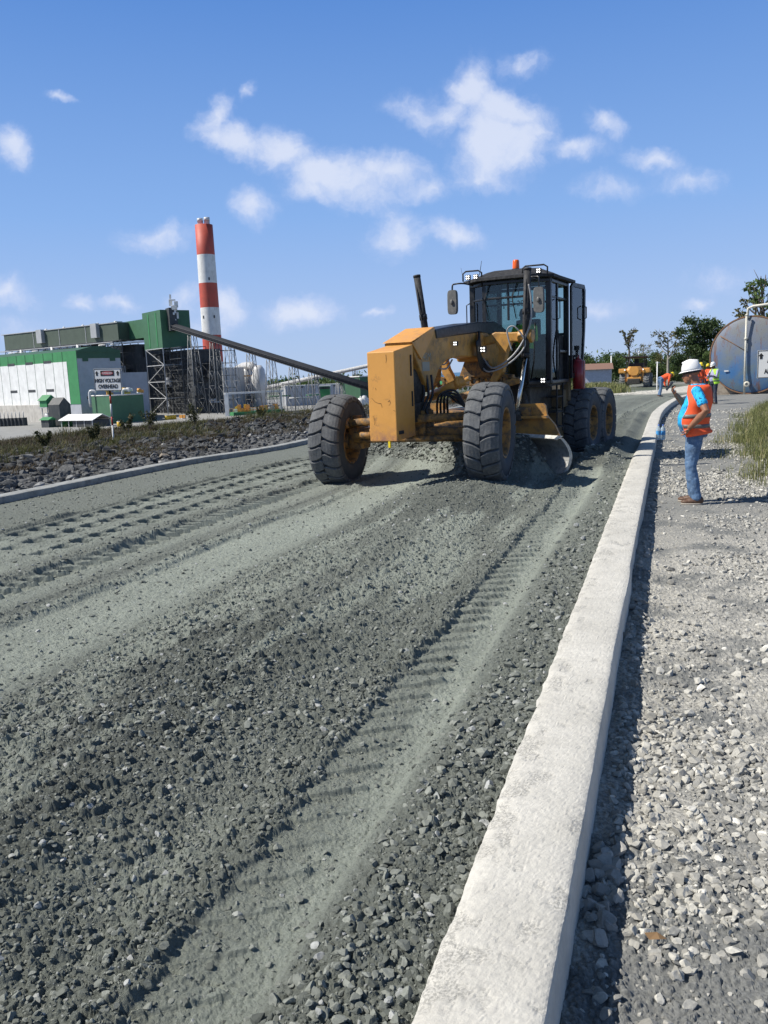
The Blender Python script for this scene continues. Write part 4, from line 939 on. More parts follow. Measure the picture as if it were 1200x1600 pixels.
    for sg in (1, -1): e_.ball((.083, sg*.030, .010), (.010, .014, .007), 8, mat=HM)
    e_.build('eyes', m_eye, root)
    # trousers
    p = MB(); p.loft(tor(.012, .80, 1.0))
    for sd_ in 'LR':
        hi, kn, an = (Vector(J[sd_+k]) for k in ('hi', 'kn', 'an'))
        chain(p, [(hi, (.105, .098)), (hi.lerp(kn, .5), (.088, .082)), (kn, (.066, .064)), (kn.lerp(an, .4), (.068, .066)), (an+Vector((0, 0, .0)), (.060, .058))])
    po = remesh(p.build('trousers', pants, root), vox*1.1, 3); folds(po, .022 if vox < .01 else .01, .07)
    # shirt with sleeves
    s_ = MB(); s_.loft(tor(.010, .90))
    for sd_ in 'LR':
        sh, el, wr = (Vector(J[sd_+k]) for k in ('sh', 'el', 'wr'))
        if not J.get('armabs'): sh, el, wr = B @ sh, B @ el, B @ wr
        if sleeves == 'short': chain(s_, [(sh, .066), (sh.lerp(el, .66), .062)])
        else: chain(s_, [(sh, .072), (el, .056), (wr, .042)])
    so_ = remesh(s_.build('shirt', shirt, root), vox*1.1, 3); folds(so_, .018 if vox < .01 else .008, .06)
    # vest: an open shell round the back, over the shoulders
    if vest:
        v = MB(); op = R(vopen); rings = []
        zz = np.linspace(J.get('vz0', .86), 1.47, 22); tz = [t[0] for t in torso]
        for z in zz:
            cx, rx, ry = (np.interp(z, tz, [t[i] for t in torso]) for i in (1, 2, 3))
            gz = .030 + .012*math.sin(z*31)*.4 + .02*sstep(1.0, .86, z); oo = op*(1.0-.55*sstep(1.25, 1.46, z)) + .08*math.sin(z*17)
            rings.append([T((cx+(rx+gz+.004*math.sin(9*t+z*20))*math.cos(t), (ry+gz)*math.sin(t), z - (.03*math.cos(t*1.0)*(z < .9)))) for t in [oo+(2*math.pi-2*oo)*k/36 for k in range(37)]])
        v.loft(rings, close=False, caps=False); vo = v.build('vest', vest, root); sm = vo.modifiers.new('t', 'SOLIDIFY'); sm.thickness = .006; sm.offset = 1
        if vband:
            bnd = MB(); i0 = None
            for (za, zb) in ((1.08, 1.125), (.955, 1.0)):
                rg_ = []
                for z in (za, (za+zb)/2, zb):
                    cx, rx, ry = (np.interp(z, tz, [t[i] for t in torso]) for i in (1, 2, 3)); gz = .040 + .012*math.sin(z*31)*.4 + .02*sstep(1.0, .86, z); oo = op+.08*math.sin(z*17)+.03
                    rg_.append([T((cx+(rx+gz+.004*math.sin(9*t+z*20))*math.cos(t), (ry+gz)*math.sin(t), z)) for t in [oo+(2*math.pi-2*oo)*k/36 for k in range(37)]])
                bnd.loft(rg_, close=False, caps=False)
            bo_ = bnd.build('reflective_band', m_strip, vo); sm = bo_.modifiers.new('t', 'SOLIDIFY'); sm.thickness = .003; sm.offset = 1
    # helmet
    h = MB(); rings = []
    for (z, r) in ((.045, 1.0), (.07, 1.01), (.10, .97), (.13, .86), (.155, .74), (.171, .54), (.180, .29), (.183, .02)):
        rings.append([HM @ Vector((-.008+.116*r*math.cos(t), .094*r*math.sin(t), z)) for t in [2*math.pi*k/28 for k in range(28)]])
    h.loft(rings)
    rb = []
    for (g1, z) in ((.0, .052), (.007, .046), (.008, .041), (.0, .041)):
        rb.append([HM @ Vector((-.008+(.122+g1+(.024 if g1 else 0)*max(0, math.cos(t))**2)*math.cos(t), (.098+g1)*math.sin(t), z-(.012*max(0, math.cos(t))**3 if g1 else 0))) for t in [2*math.pi*k/28 for k in range(28)]])
    h.loft(rb+[rb[0]], caps=False); h.tube([HM @ Vector((-.10, 0, .155)), HM @ Vector((0, 0, .178)), HM @ Vector((.09, 0, .15))], .010, sub=4)
    h.build('hard_hat', hel, root)
    hb = MB(); hb.lathe([(.085, 0), (.095, .0), (.095, .022), (.085, .022)], axis=(0, 0, 1)); hb.v = [tuple(HM @ Vector((x*1.12-.012, y*.93, z+.018))) for x, y, z in hb.v]; hb.build('hat_band', m_blkr, root)
    # shoes
    s2 = MB(); s3 = MB()
    for sd_ in 'LR':
        an = Vector(J[sd_+'an']); az_ = J.get(sd_+'toe', 0); q = Matrix.Translation((an.x, an.y, J.get(sd_+'fz', 0))) @ Matrix.Rotation(az_, 4, 'Z')
        for c, r in (((-.035, 0, .06), (.05, .042, .055)), ((.05, 0, .045), (.09, .044, .04)), ((.12, 0, .035), (.07, .047, .032)), ((0, 0, .085), (.048, .042, .05))): s2.ball(c, r, 12, mat=q)
        rgs = [[q @ Vector((.05+.135*math.cos(t)*(1 if math.cos(t) > 0 else .95), .05*math.sin(t)*(1+.15*math.cos(t)), z)) for t in [2*math.pi*k/20 for k in range(20)]] for z in (.0, .024)]; s3.loft(rgs)
    so2 = remesh(s2.build('shoes', shoes, root), vox, 2); s3.build('soles', m_sole, so2)
    return root
def J_std(**k):
    J = dict(Lsh=(-.01, .185, 1.40), Lel=(-.04, .25, 1.12), Lwr=(.06, .24, .88), Lha=(.09, .23, .80), Rsh=(-.01, -.185, 1.40), Rel=(-.04, -.25, 1.12), Rwr=(.06, -.24, .88), Rha=(.09, -.23, .80),
             Lhi=(0, .09, .88), Lkn=(.02, .10, .47), Lan=(-.02, .11, .09), Rhi=(0, -.09, .88), Rkn=(.02, -.10, .47), Ran=(-.02, -.11, .09))
    J.update(k); return J
def gz(x, y): return float(ground(np.array([x]), np.array([y]), False)[0][0])
TM = [(.84, .0, .13, .16), (.92, .02, .152, .17), (1.0, .04, .165, .175), (1.08, .04, .165, .175), (1.18, .015, .150, .18), (1.29, -.015, .138, .185), (1.38, -.03, .12, .185), (1.445, -.03, .095, .15), (1.49, -.01, .07, .085)]
px_, py_ = MAN
man = human('man in orange vest, blue shirt and white hard hat by the kerb, hand on hip', (px_, py_, gz(px_, py_)), MAN_AZ,
    J_std(Lsh=(-.01, .19, 1.41), Lel=(-.13, .33, 1.17), Lwr=(.055, .245, .97), Lha=(.095, .205, .90), Lcurl=.5, Lroll=.3,
          Rsh=(.0, -.19, 1.40), Rel=(.10, -.27, 1.16), Rwr=(.25, -.17, 1.35), Rha=(.30, -.12, 1.43), Rcurl=.9,
          Lhi=(.0, .085, .88), Lkn=(.04, .10, .47), Lan=(-.035, .10, .09), Rhi=(.02, -.085, .88), Rkn=(.06, -.10, .47), Ran=(.02, -.11, .09), Ltoe=.05, Rtoe=-.15,
          head=(.065, 0, 1.60), headpitch=.13, headyaw=-.05), m_skin, m_bl, m_jean, m_helw, m_shoe, vest=m_org, vox=.0085, scale=1.02, torso=TM, vopen=60)
ph = MB(); q = Matrix.Translation(Vector((.325, -.11, 1.465))) @ Matrix.Rotation(R(-38), 4, 'Y') @ Matrix.Rotation(R(20), 4, 'Z'); ph.box((0, 0, 0), (.012, .062, .125), mat=q, bev=.006)
pho = ph.build('mobile_phone', m_blk, None, label='dark mobile phone held up by the man in the orange vest beside the kerb', cat='phone'); pho.matrix_world = Matrix.Translation(man.location) @ Matrix.Rotation(man.rotation_euler.z, 4, 'Z') @ Matrix.Scale(1.02, 4)
# bending worker on the road
x, y = WB; human('worker in orange shirt and yellow hard hat bending over the road surface', (x, y, gz(x, y)), R(75),
    J_std(Lsh=(-.01, .185, 1.40), armabs=False, Lel=(.22, .22, 1.22), Lwr=(.46, .15, 1.15), Lha=(.54, .12, 1.13), Rel=(.20, -.22, 1.22), Rwr=(.44, -.15, 1.15), Rha=(.52, -.12, 1.13), head=(.05, 0, 1.60), headpitch=-.2, Lkn=(.10, .12, .47), Rkn=(-.02, -.12, .47), Ran=(-.10, -.12, .09)),
    m_skind, m_org, m_jean, m_hely, m_shoe, vox=.018, sleeves='long', bend=R(68))
for k, ((x, y), az_, lb) in enumerate(zip(WO, (R(200), R(160), R(250)), ('left one of the two orange vested workers with yellow helmets near the tank', 'right one of the two orange vested workers with yellow helmets near the tank', 'worker in orange mostly hidden behind the worker in the lime vest'))):
    human(lb, (x, y, gz(x, y)), az_, J_std(Lel=(.05, .27, 1.14), Lwr=(.22, .12, 1.16), Lha=(.28, .06, 1.18)), m_skind, m_org, (m_gr, m_gr, m_jeand)[k], m_hely, m_shoe, vest=m_org, vox=.018, group='workers in orange near the tank', sleeves='long', vopen=15)
x, y = WG; human('worker in lime vest over grey shirt with white hard hat beside the rusty tank', (x, y, gz(x, y)), R(250),
    J_std(Lel=(.12, .27, 1.17), Lwr=(.24, .05, 1.25), Lha=(.26, -.03, 1.29), Rel=(.10, -.27, 1.15), Rwr=(.24, -.06, 1.22), Rha=(.28, .02, 1.26), headpitch=.35, head=(.06, 0, 1.59)), m_skind, m_lil, m_jeand, m_helw, m_shoe, vest=m_lime, vox=.016, sleeves='long', vopen=42)
# the driver in the cab
def driver():
    M_ = Matrix.Translation(G0) @ Matrix.Rotation(grader.rotation_euler.z, 4, 'Z'); p = M_ @ Vector((-4.86, .2, 1.20))
    J = J_std(Lel=(.12, .26, 1.16), Lwr=(.36, .12, 1.14), Lha=(.42, .08, 1.14), Rel=(.12, -.26, 1.16), Rwr=(.36, -.12, 1.14), Rha=(.42, -.08, 1.14),
              Lkn=(.48, .13, .90), Lan=(.52, .13, .48), Rkn=(.48, -.13, .90), Ran=(.52, -.13, .48), Lfz=.40, Rfz=.40)
    human('grader driver in lime green shirt seated inside the black cab', p, math.pi/2 - grader.rotation_euler.z, J, m_skind, m_lime, m_jeand, m_blkr, m_shoe, vox=.016, sleeves='long')
driver()
# ================================================================== things on the right: tank, signs, bottles, compactor
def hor(px): return 585.6 - .0402*(px-600)
def at(px, depth, z=0.0):
    """a point at this bearing and distance (metres ahead of the camera), at height z"""
    d = fwd + rgt*((px-600)/FPX) + upv*((800-hor(px))/FPX); d = d*depth
    return Vector((d.x, d.y, z))
def zof(px, py, depth): return CH + (hor(px)-py)/FPX*depth*.985
def m_tank():
    t = NT('rusty_tank'); o = t.obj(); s_ = t.n('ShaderNodeSeparateXYZ', {0: o})
    st = t.n('ShaderNodeMapping', {'Vector': o, 'Scale': (1, 1, .22)}).outputs[0]
    c = t.mix(t.ramp(t.noise(1.1, 5, .6, o), .4, .6), (.11, .17, .22), (.045, .15, .34))
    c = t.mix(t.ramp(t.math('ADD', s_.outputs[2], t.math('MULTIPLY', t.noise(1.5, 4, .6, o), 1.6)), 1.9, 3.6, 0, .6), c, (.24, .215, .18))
    c = t.mix(t.ramp(t.noise(3, 7, .7, st), .56, .66, 0, .8), c, (.17, .075, .035))
    c = t.mix(t.ramp(t.noise(9, 5, .7, o), .62, .7, 0, .7), c, (.06, .05, .05))
    t.col(c); t.rough(.55); t.bump(t.noise(20, 5), .1, .01); return t.m
m_pipe = mat('cream_pipe', (.60, .58, .50), .45, var=.08, scale=5, dirt=(.35, .3, .2), dirt_amt=.5)
m_cblock = mat('stained_concrete', (.30, .26, .21), .9, var=.2, scale=1.5, dirt=(.14, .11, .085), dirt_amt=.7, bump=.2)
m_rust = mat('rusty_rim', (.20, .11, .06), .8, var=.3, scale=8)
def tank():
    c = at(1172, 46.5, 2.06); r = 2.12; ax = (at(1172, 46.5)*1.0).normalized(); ax = Matrix.Rotation(R(-9), 4, 'Z') @ ax
    rt = empty('storage_tank', (c.x, c.y, 0), math.atan2(-ax.x, ax.y), label='large rusty blue and grey cylindrical steel tank lying on concrete blocks', cat='tank')
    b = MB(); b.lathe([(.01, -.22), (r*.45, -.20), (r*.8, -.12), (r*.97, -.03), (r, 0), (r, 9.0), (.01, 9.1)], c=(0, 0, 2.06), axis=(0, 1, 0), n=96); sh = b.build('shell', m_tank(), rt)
    b = MB(); b.lathe([(r-.02, -.04), (r+.05, -.04), (r+.05, .10), (r-.02, .10)], c=(0, 0, 2.06), axis=(0, 1, 0), n=96, smooth=False); b.build('rim', m_rust, sh)
    b = MB()
    for k in range(2): b.tube([(-1.6+k*.02, -.14, 3.2), (-.15, -.235, 2.25)], .02)
    b.build('weld_seam', m_rust, sh)
    for y0 in (.4, 6.8):
        b = MB(); b.prism([(-2.35, -.35), (2.35, -.35), (2.35, .35), (1.75, .75)] + [(r*math.sin(a), 2.06-r*math.cos(a)-.0) for a in np.linspace(.75, -.75, 16)] + [(-1.75, .75), (-2.35, .8)], y0, y0+.9, 'y'); b.build('saddle_block', m_cblock, rt)
    b = MB(); x = -.20; b.cyl((x, -.34, -.15), (x, -.34, 4.22), .055, n=14); b.tube([(x, -.34, 4.2), (x+.01, -.34, 4.30), (x+.12, -.2, 4.12)], .06, sub=3); b.cyl((x, -.34, 2.9), (x, -.34, 3.02), .08); b.box((x, -.26, 2.96), (.22, .12, .03)); b.cyl((x, -.42, .52), (x, -.30, .52), .0)
    b.build('outlet_pipe', m_pipe, rt)
    b = MB(); b.tube([(-.2, -.1, 4.1), (-.16, -.1, 4.62), (.1, -.1, 4.72), (3.8, -.4, 4.95)], .075, sub=1); b.build('overhead_pipe', m_pipe, rt)
    b = MB(); b.cyl((x+.16, -.22, .46), (x+.16, -.55, .46), .12, n=20); b.lathe([(.08, -.62), (.16, -.62), (.16, -.55), (.08, -.55)], c=(x+.16, 0, .46), axis=(0, 1, 0), n=20); b.build('flange', m_pipe, rt)
    b = MB(); b.box((-1.2, -.20, 1.22), (.24, .03, .06), bev=.01); b.build('plate', m_white, rt)
tank()
m_signw = mat('sign_white', (.74, .74, .72), .5, var=.04)
m_signb = mat('sign_black', (.012, .012, .012), .6)
m_signr = mat('sign_red', (.45, .10, .12), .6, var=.2)
m_post_r = mat('post_red', (.45, .04, .03), .6, var=.2, dirt=(.3, .2, .15)); m_post_w = mat('post_white', (.6, .6, .58), .6, var=.1)
def sign(name_label, loc, rz, lines, w, h, zc, red=None, arrows=True, tilt=0, posts=True):
    r = empty('warning_sign', loc, rz, label=name_label, cat='sign'); r.rotation_euler = (0, tilt, rz)
    b = MB(); b.box((0, 0, zc), (w, .012, h), bev=.004); p = b.build('sign_panel', m_signw, r)
    b = MB(); e = .014
    for (cx, cz, sx, sz) in ((0, h/2-e, w-.02, e), (0, -h/2+e, w-.02, e), (-w/2+e, 0, e, h-.05), (w/2-e, 0, e, h-.05)): b.box((cx, -.009, zc+cz), (sx, .005, sz))
    b.build('border', m_signb, p)
    for (s_, sz, z, bx) in lines: text(s_, sz, m_signb, p, (0, -.0085, z), (R(90), 0, 0), 'lettering', ext=.003, sx=bx, bold=.035)
    if red:
        b = MB(); b.box((0, -.009, zc+red[1]), (w*.5, .005, h*.24), bev=.002); b.build('danger_panel', m_signb, p)
        b = MB(); b.loft([[(w*.215*math.cos(t), y, zc+red[1]+h*.085*math.sin(t)) for t in [2*math.pi*k/28 for k in range(28)]] for y in (-.0125, -.0155)], smooth=False); b.build('danger_oval', m_signr, p)
        text(red[0], h*.12, m_signw, p, (0, -.016, zc+red[1]), (R(90), 0, 0), 'lettering', ext=.002)
    if arrows:
        for sx in (-1, 1):
            x = sx*w*.385; z = zc+h*.30; a = h*.085
            b = MB(); b.prism([(x-a*.5, z-a*1.3), (x+a*.5, z-a*1.3), (x+a*.5, z), (x+a, z), (x, z+a*1.2), (x-a, z), (x-a*.5, z)], -.012, -.007, 'y'); b.build('arrow', m_signb, p)
    if posts:
        z0 = -.2; seg = [(-.2, .75, m_post_w), (.75, 1.02, m_post_r), (1.02, 1.42, m_post_w), (1.42, 1.66, m_post_r), (1.66, zc+.1, m_signb)]
        for a, c_, mm in seg: b = MB(); b.cyl((.02, .035, a), (.02, .035, c_), .028, n=12); b.build('post', mm, r)
    return r
sx_, sy_ = SIGN; sign('white high voltage overhead danger sign on a red and white post', (sx_, sy_, gz(sx_, sy_)-.17), R(-14), [('HIGH VOLTAGE', .155, 2.13, .80), ('OVERHEAD', .165, 1.95, .80)], .94, .68, 2.13+.03, red=('DANGER', .20), tilt=R(1.2))
p_ = at(1208, 21.5); sign('white overhead height warning sign with arrow before the tank, cut by the photo edge', (p_.x, p_.y, -.1), R(-24), [('AVISO', .13, 1.84, .75), ('ALTURA', .16, 1.57, .66)], .74, .72, 1.76, arrows=True)
# pack of water bottles by the kerb
m_bot = NT('clear_bottle'); m_bot.b.inputs['Base Color'].default_value = (.62, .76, .85, 1); m_bot.b.inputs['Roughness'].default_value = .1; m_bot.b.inputs['Transmission Weight'].default_value = .55; m_bot = m_bot.m
m_cap = mat('blue_cap', (.02, .10, .45), .4); m_lab = mat('blue_label', (.06, .30, .62), .5)
def bottle(loc, first=None, **k):
    if first: o = copy_tree(first); o.location = loc; tag(o, **k); return o
    r = empty('water_bottle', loc, .3, **k)
    b = MB(); b.lathe([(.001, 0), (.055, .0), (.06, .02), (.06, .24), (.045, .29), (.02, .33), (.018, .35)], n=18); b.build('bottle_body', m_bot, r)
    b = MB(); b.lathe([(.0205, .345), (.021, .375), (.001, .377)], n=14); b.build('cap', m_cap, r)
    b = MB(); b.lathe([(.0615, .12), (.0615, .22)], n=18); b.build('paper_label', m_lab, r); return r
bq = at(1030.5, 20.2); b0 = bottle((bq.x, bq.y, gz(bq.x, bq.y)+.03), label='clear water bottle with blue cap standing beside the kerb, left one', cat='bottle', group='water bottles beside the kerb')
bq = at(1037.5, 20.3); bottle((bq.x, bq.y, gz(bq.x, bq.y)+.03), b0, label='clear water bottle with blue cap standing beside the kerb, right one')
# small litter on the shoulder
p_ = at(1186, 4.17); 
def onshoulder(s, u, dz=0): x, y = place(np.array(s), np.array(u)); x = float(x); y = float(y); return Vector((x, y, gz(x, y)+dz))
pw = onshoulder(3.72, -.55, .04); b = MB(); b.box((0, 0, 0), (.17, .045, .022), bev=.004); o = b.build('wood_scrap', mat('brown_wood', (.26, .16, .10), .8, var=.25, scale=20, bump=.3), label='short brown scrap of wood lying on the light gravel', cat='wood'); o.location = pw; o.rotation_euler = (0, -.1, .75)
pw = onshoulder(2.42, .03, .035); b = MB(); b.add([(0, 0, 0), (.03, -.008, .006), (.055, 0, .0), (.03, .018, .012), (-.01, .02, .01)], [(0, 1, 3), (1, 2, 3), (0, 3, 4)]); o = b.build('dry_leaf', mat('dry_leaf', (.20, .12, .055), .8), label='small curled brown dry leaf on the gravel beside the kerb shadow', cat='leaf'); o.location = pw
pw = onshoulder(9.9, -1.55, .03); b = MB(); b.box((0, 0, 0), (.34, .03, .02), bev=.004); o = b.build('stick', mat('dark_wood', (.05, .04, .035), .8), label='thin dark stick lying on gravel behind the standing man', cat='stick'); o.location = pw; o.rotation_euler = (0, 0, -.2)
# articulated compactor parked beyond
def compactor():
    c = at(992, 90); r = empty('soil_compactor', (c.x, c.y, gz(c.x, c.y)), 0, label='yellow and black earthmoving machine with canopy parked at the far end of the road', cat='earthmover')
    hd = Vector((-c.x, -c.y, 0)).normalized(); r.rotation_euler.z = math.atan2(hd.y, hd.x) - R(6)
    def tw(y, x):
        h = MB(); h.cyl((x, y-.2, .75), (x, y+.2, .75), .35, n=20); wv = h.build('wheel', m_yeld, r)
        t = MB(); t.lathe([(.40, -.28), (.68, -.30), (.72, -.22), (.72, .22), (.68, .30), (.40, .28)], c=(x, y, .75), axis=(0, 1, 0), n=32)
        for k in range(18):
            a = 2*math.pi*k/18
            for sg in (-1, 1): 
                p = lambda rr, aa, yy: (x+rr*math.cos(aa), y+yy, .75+rr*math.sin(aa))
                t.loft([[p(.71, a, sg*.0), p(.79, a+.02, sg*.0), p(.79, a+.13, sg*.0), p(.71, a+.15, 0)], [p(.69, a+.16, sg*.30), p(.77, a+.18, sg*.30), p(.77, a+.28, sg*.30), p(.69, a+.3, sg*.30)]], smooth=False)
        t.build('tyre', m_tyrel, wv)
    m_tyrel = mat('dusty_tyre', (.20, .20, .195), .9, var=.3, scale=8)
    for y in (-1.25, 1.25): tw(y, 0); tw(y, -3.2)
    b = MB(); b.loft([[(x, y*k, z) for y, z in ((-.75, 1.55), (-.9, 1.9), (-.6, 2.3), (.6, 2.3), (.9, 1.9), (.75, 1.55), (.45, 1.35), (-.45, 1.35))] for x, k in ((.9, .55), (.7, .95), (-.4, 1.0))], smooth=False)
    b.box((.55, 0, .95), (.5, 1.5, .45), bev=.08); b.box((.3, 0, 1.2), (.8, .7, .5), bev=.05)
    for y in (-1.25, 1.25): b.box((0.1, y, 1.85), (1.5, .75, .5), bev=.12); b.box((.45, y*.72, 1.2), (.12, .2, 1.1), bev=.04)
    b.box((-3.6, 0, 1.6), (2.4, 1.8, 1.2), bev=.1); b.build('body', m_yel, r)
    b = MB(); b.box((-.2, 0, .7), (3.0, 1.3, .6), bev=.1); b.box((-2, 0, 1.2), (2.2, 1.5, .8), bev=.1); b.build('chassis', m_grime, r)
    b = MB(); b.box((-1.4, 0, 3.28), (2.5, 2.5, .12), rot=(0, R(-3), 0), bev=.03)
    for x in (-.6, -2.4):
        for y in (-.95, .95): b.box((x, y, 2.7), (.10, .10, 1.2))
    b.box((-1.5, 0, 2.4), (1.4, 1.5, .5), bev=.08); b.box((-1.7, 0, 2.75), (.3, .5, .7), bev=.05); b.build('canopy', m_blkr, r)
    b = MB(); b.cyl((-.9, .3, 3.34), (-.9, .3, 3.75), .03); b.ball((-.9, .3, 3.85), .10); b.build('lamp', m_white, r)
    for y in (-.95, .95): led((.95, y, 1.95), r, s=.14)
compactor()
# ================================================================== plants
def m_leaf(name, a, b, c=None):
    t = NT(name); tn = t.attr('tone'); col = t.mix(tn, a, b)
    if c: col = t.mix(t.ramp(tn, .82, .9), col, c)
    t.col(col); t.rough(.6); t.b.inputs['Specular IOR Level'].default_value = .3
    d = t.n('ShaderNodeBsdfTranslucent', {0: (*[x*1.3 for x in b], 1)}); t.t.links.new(col, d.inputs[0]); mx = t.n('ShaderNodeMixShader', {0: .25, 1: t.b.outputs[0], 2: d.outputs[0]}); t.t.links.new(mx.outputs[0], t.t.nodes['Material Output'].inputs[0]); return t.m
M_LG = m_leaf('mid_foliage', (.03, .062, .018), (.115, .17, .05)); M_LD = m_leaf('dark_foliage', (.014, .034, .014), (.06, .095, .03)); M_LY = m_leaf('olive_foliage', (.05, .06, .02), (.14, .13, .05))
m_bark = mat('bark', (.13, .11, .09), .9, var=.3, scale=3, bump=.4)
m_barkp = mat('pale_bark', (.30, .28, .24), .9, var=.3, scale=3, bump=.4)
def leaf_cloud(rg, cen, rad, n, size):
    """n leaf-sized quads spread through lumpy clumps"""
    V = []; T_ = []
    for c, r_, m in zip(cen, rad, n):
        m = int(m); d = rg.normal(size=(m, 3)); d /= np.linalg.norm(d, axis=1)[:, None]; q = rg.random(m)**.45
        p = c + d*q[:, None]*r_*np.array([1, 1, .72]) * (1+.25*rg.normal(size=(m, 1)))
        a = rg.normal(size=(m, 3)); a /= np.linalg.norm(a, axis=1)[:, None]; b = np.cross(a, rg.normal(size=(m, 3))); b /= np.linalg.norm(b, axis=1)[:, None]
        s_ = size*(.6+.8*rg.random(m))[:, None]
        V.append(np.stack([p-a*s_, p-b*s_*.5, p+a*s_, p+b*s_*.5], 1)); T_.append(np.repeat(np.clip(rg.random()*.5+rg.random(m)*.6, 0, 1), 4))
    V = np.concatenate(V).reshape(-1, 3); return V, np.concatenate(T_)
def tree(loc, h, cr, label, leafm, bark, seed, kind='round', dens=1.0, group='trees beyond the road', name='tree', lsize=None, crown_base=.35):
    rg = np.random.default_rng(seed); r = empty(name, loc, label=label, cat='tree', group=group)
    b = MB(); cen = []; lean = rg.normal(0, .04*h, 2); top = Vector((lean[0], lean[1], h*.9)); tr = h*.018+.05
    pts = [Vector((0, 0, -.3)), Vector((lean[0]*.2+rg.normal(0, .01*h), lean[1]*.2, h*.35)), Vector((lean[0]*.6, lean[1]*.6+rg.normal(0, .01*h), h*.65)), top]
    b.tube(pts, [tr*1.3, tr*.35], n=8, sub=4)
    nl = 9 if kind != 'palm' else 3
    for i in range(nl):
        t = crown_base + (1-crown_base)*(i+.5)/nl*.95; p0 = pts[1].lerp(pts[2], t) if t < .65 else pts[2].lerp(top, (t-.65)/.35); p0 = Vector((lean[0]*t, lean[1]*t, h*t*.93))
        a = rg.uniform(0, 6.28)+i*2.4; L_ = cr*rg.uniform(.6, 1.0)*(1.0 if kind != 'umbrella' else .6+.6*t)
        p2 = p0+Vector((math.cos(a)*L_, math.sin(a)*L_, h*(.10 if kind == 'round' else .18))); pm = p0.lerp(p2, .5)+Vector((0, 0, -.03*h))
        if kind == 'umbrella': p2.z = max(p2.z, h*.8+rg.normal(0, .03*h))
        b.tube([p0, pm, p2], [tr*.5, tr*.14], n=6, sub=4)
        for k in range(3): q = pm.lerp(p2, .3+.3*k)+Vector(rg.normal(0, cr*.22, 3)); b.tube([pm.lerp(p2, .2*k), q], [tr*.2, tr*.07], n=5); cen.append((q, rg.uniform(.24, .40)*cr*(1 if kind == 'round' else .75)))
        cen.append((p2, rg.uniform(.28, .45)*cr*(1 if kind == 'round' else .8)))
    if kind == 'round':
        for _ in range(10): q = Vector((*(rg.normal(0, cr*.42, 2)), h*rg.uniform(crown_base+.1, 1.0))); cen.append((q, rg.uniform(.3, .5)*cr))
    b.build('trunk', bark, r)
    C_ = np.array([c[0][:] for c in cen]); C_[:, 2] = np.minimum(C_[:, 2], h*1.0); Rd = np.array([c[1] for c in cen]); ls = lsize or (.022*h)
    V, T_ = leaf_cloud(rg, C_, Rd, np.clip(dens*3.2*(Rd/ls)**2, 8, 2200), ls)
    np_mesh('crown', V, np.arange(len(V)).reshape(-1, 4), leafm, r, attrs={'tone': T_}); return r
TR = [ # px, depth, top y, crown radius px, base-of-crown, kind, foliage, bark, density, label
 (1100, 105, 497, 34, .30, 'round', M_LD, m_bark, 1.25, 'tall dense dark evergreen tree left of the tank'),
 (1075, 112, 516, 26, .25, 'round', M_LD, m_bark, 1.0, 'lower dark leafy tree at the left flank of the tall evergreen'),
 (1118, 98, 545, 24, .10, 'round', M_LG, m_bark, 1.3, 'bright green bushy tree directly behind the two orange workers'),
 (1045, 110, 520, 20, .55, 'umbrella', M_LY, m_barkp, .42, 'slender open tree with sparse olive crown above the bending worker'),
 (985, 120, 518, 11, .70, 'umbrella', M_LY, m_bark, .55, 'thin bare trunked tree with small tuft of leaves behind the parked compactor'),
 (1168, 95, 470, 22, .55, 'umbrella', M_LY, m_bark, .5, 'open spreading tree rising behind the left rim of the tank'),
 (1192, 90, 443, 28, .66, 'umbrella', M_LG, m_bark, .7, 'tall flat topped tree above the tank at the photo edge'),
 (1215, 88, 470, 34, .15, 'round', M_LG, m_bark, 1.2, 'leafy tree filling the right photo edge behind the tank'),
 (925, 150, 554, 22, .08, 'round', M_LG, m_bark, 1.2, 'round green tree directly above the red tiled roof'),
 (957, 155, 551, 20, .05, 'round', M_LG, m_bark, 1.2, 'green tree between the tiled house and the compactor'),
 (1010, 125, 556, 20, .05, 'round', M_LG, m_bark, 1.2, 'bushy green tree behind the right side of the compactor'),
 (1068, 118, 556, 22, .05, 'round', M_LG, m_bark, 1.2, 'bushy tree below the slender open tree'),
 (1003, 170, 540, 15, .6, 'umbrella', M_LY, m_barkp, .12, 'leafless greyish tree with twiggy crown above the compactor canopy'),
 (1035, 130, 552, 18, .05, 'round', M_LY, m_bark, 1.1, 'olive bush tree right behind the white pole'),
 (895, 160, 562, 18, .05, 'round', M_LG, m_bark, 1.2, 'tree mostly hidden behind the grader cab'),
 (1145, 100, 540, 22, .05, 'round', M_LG, m_bark, 1.2, 'dark bushy tree hidden mostly behind the tank')]
for i, (px, dp, ty, cr, cb, kd, lf, bk, dn, lb) in enumerate(TR):
    p = at(px, dp); zb = gz(p.x, p.y) if dp < 75 else -1.6; p.z = zb
    tree(p, zof(px, ty, dp)-zb, cr/FPX*dp, lb, lf, bk, 300+i, kd, dn, crown_base=cb)
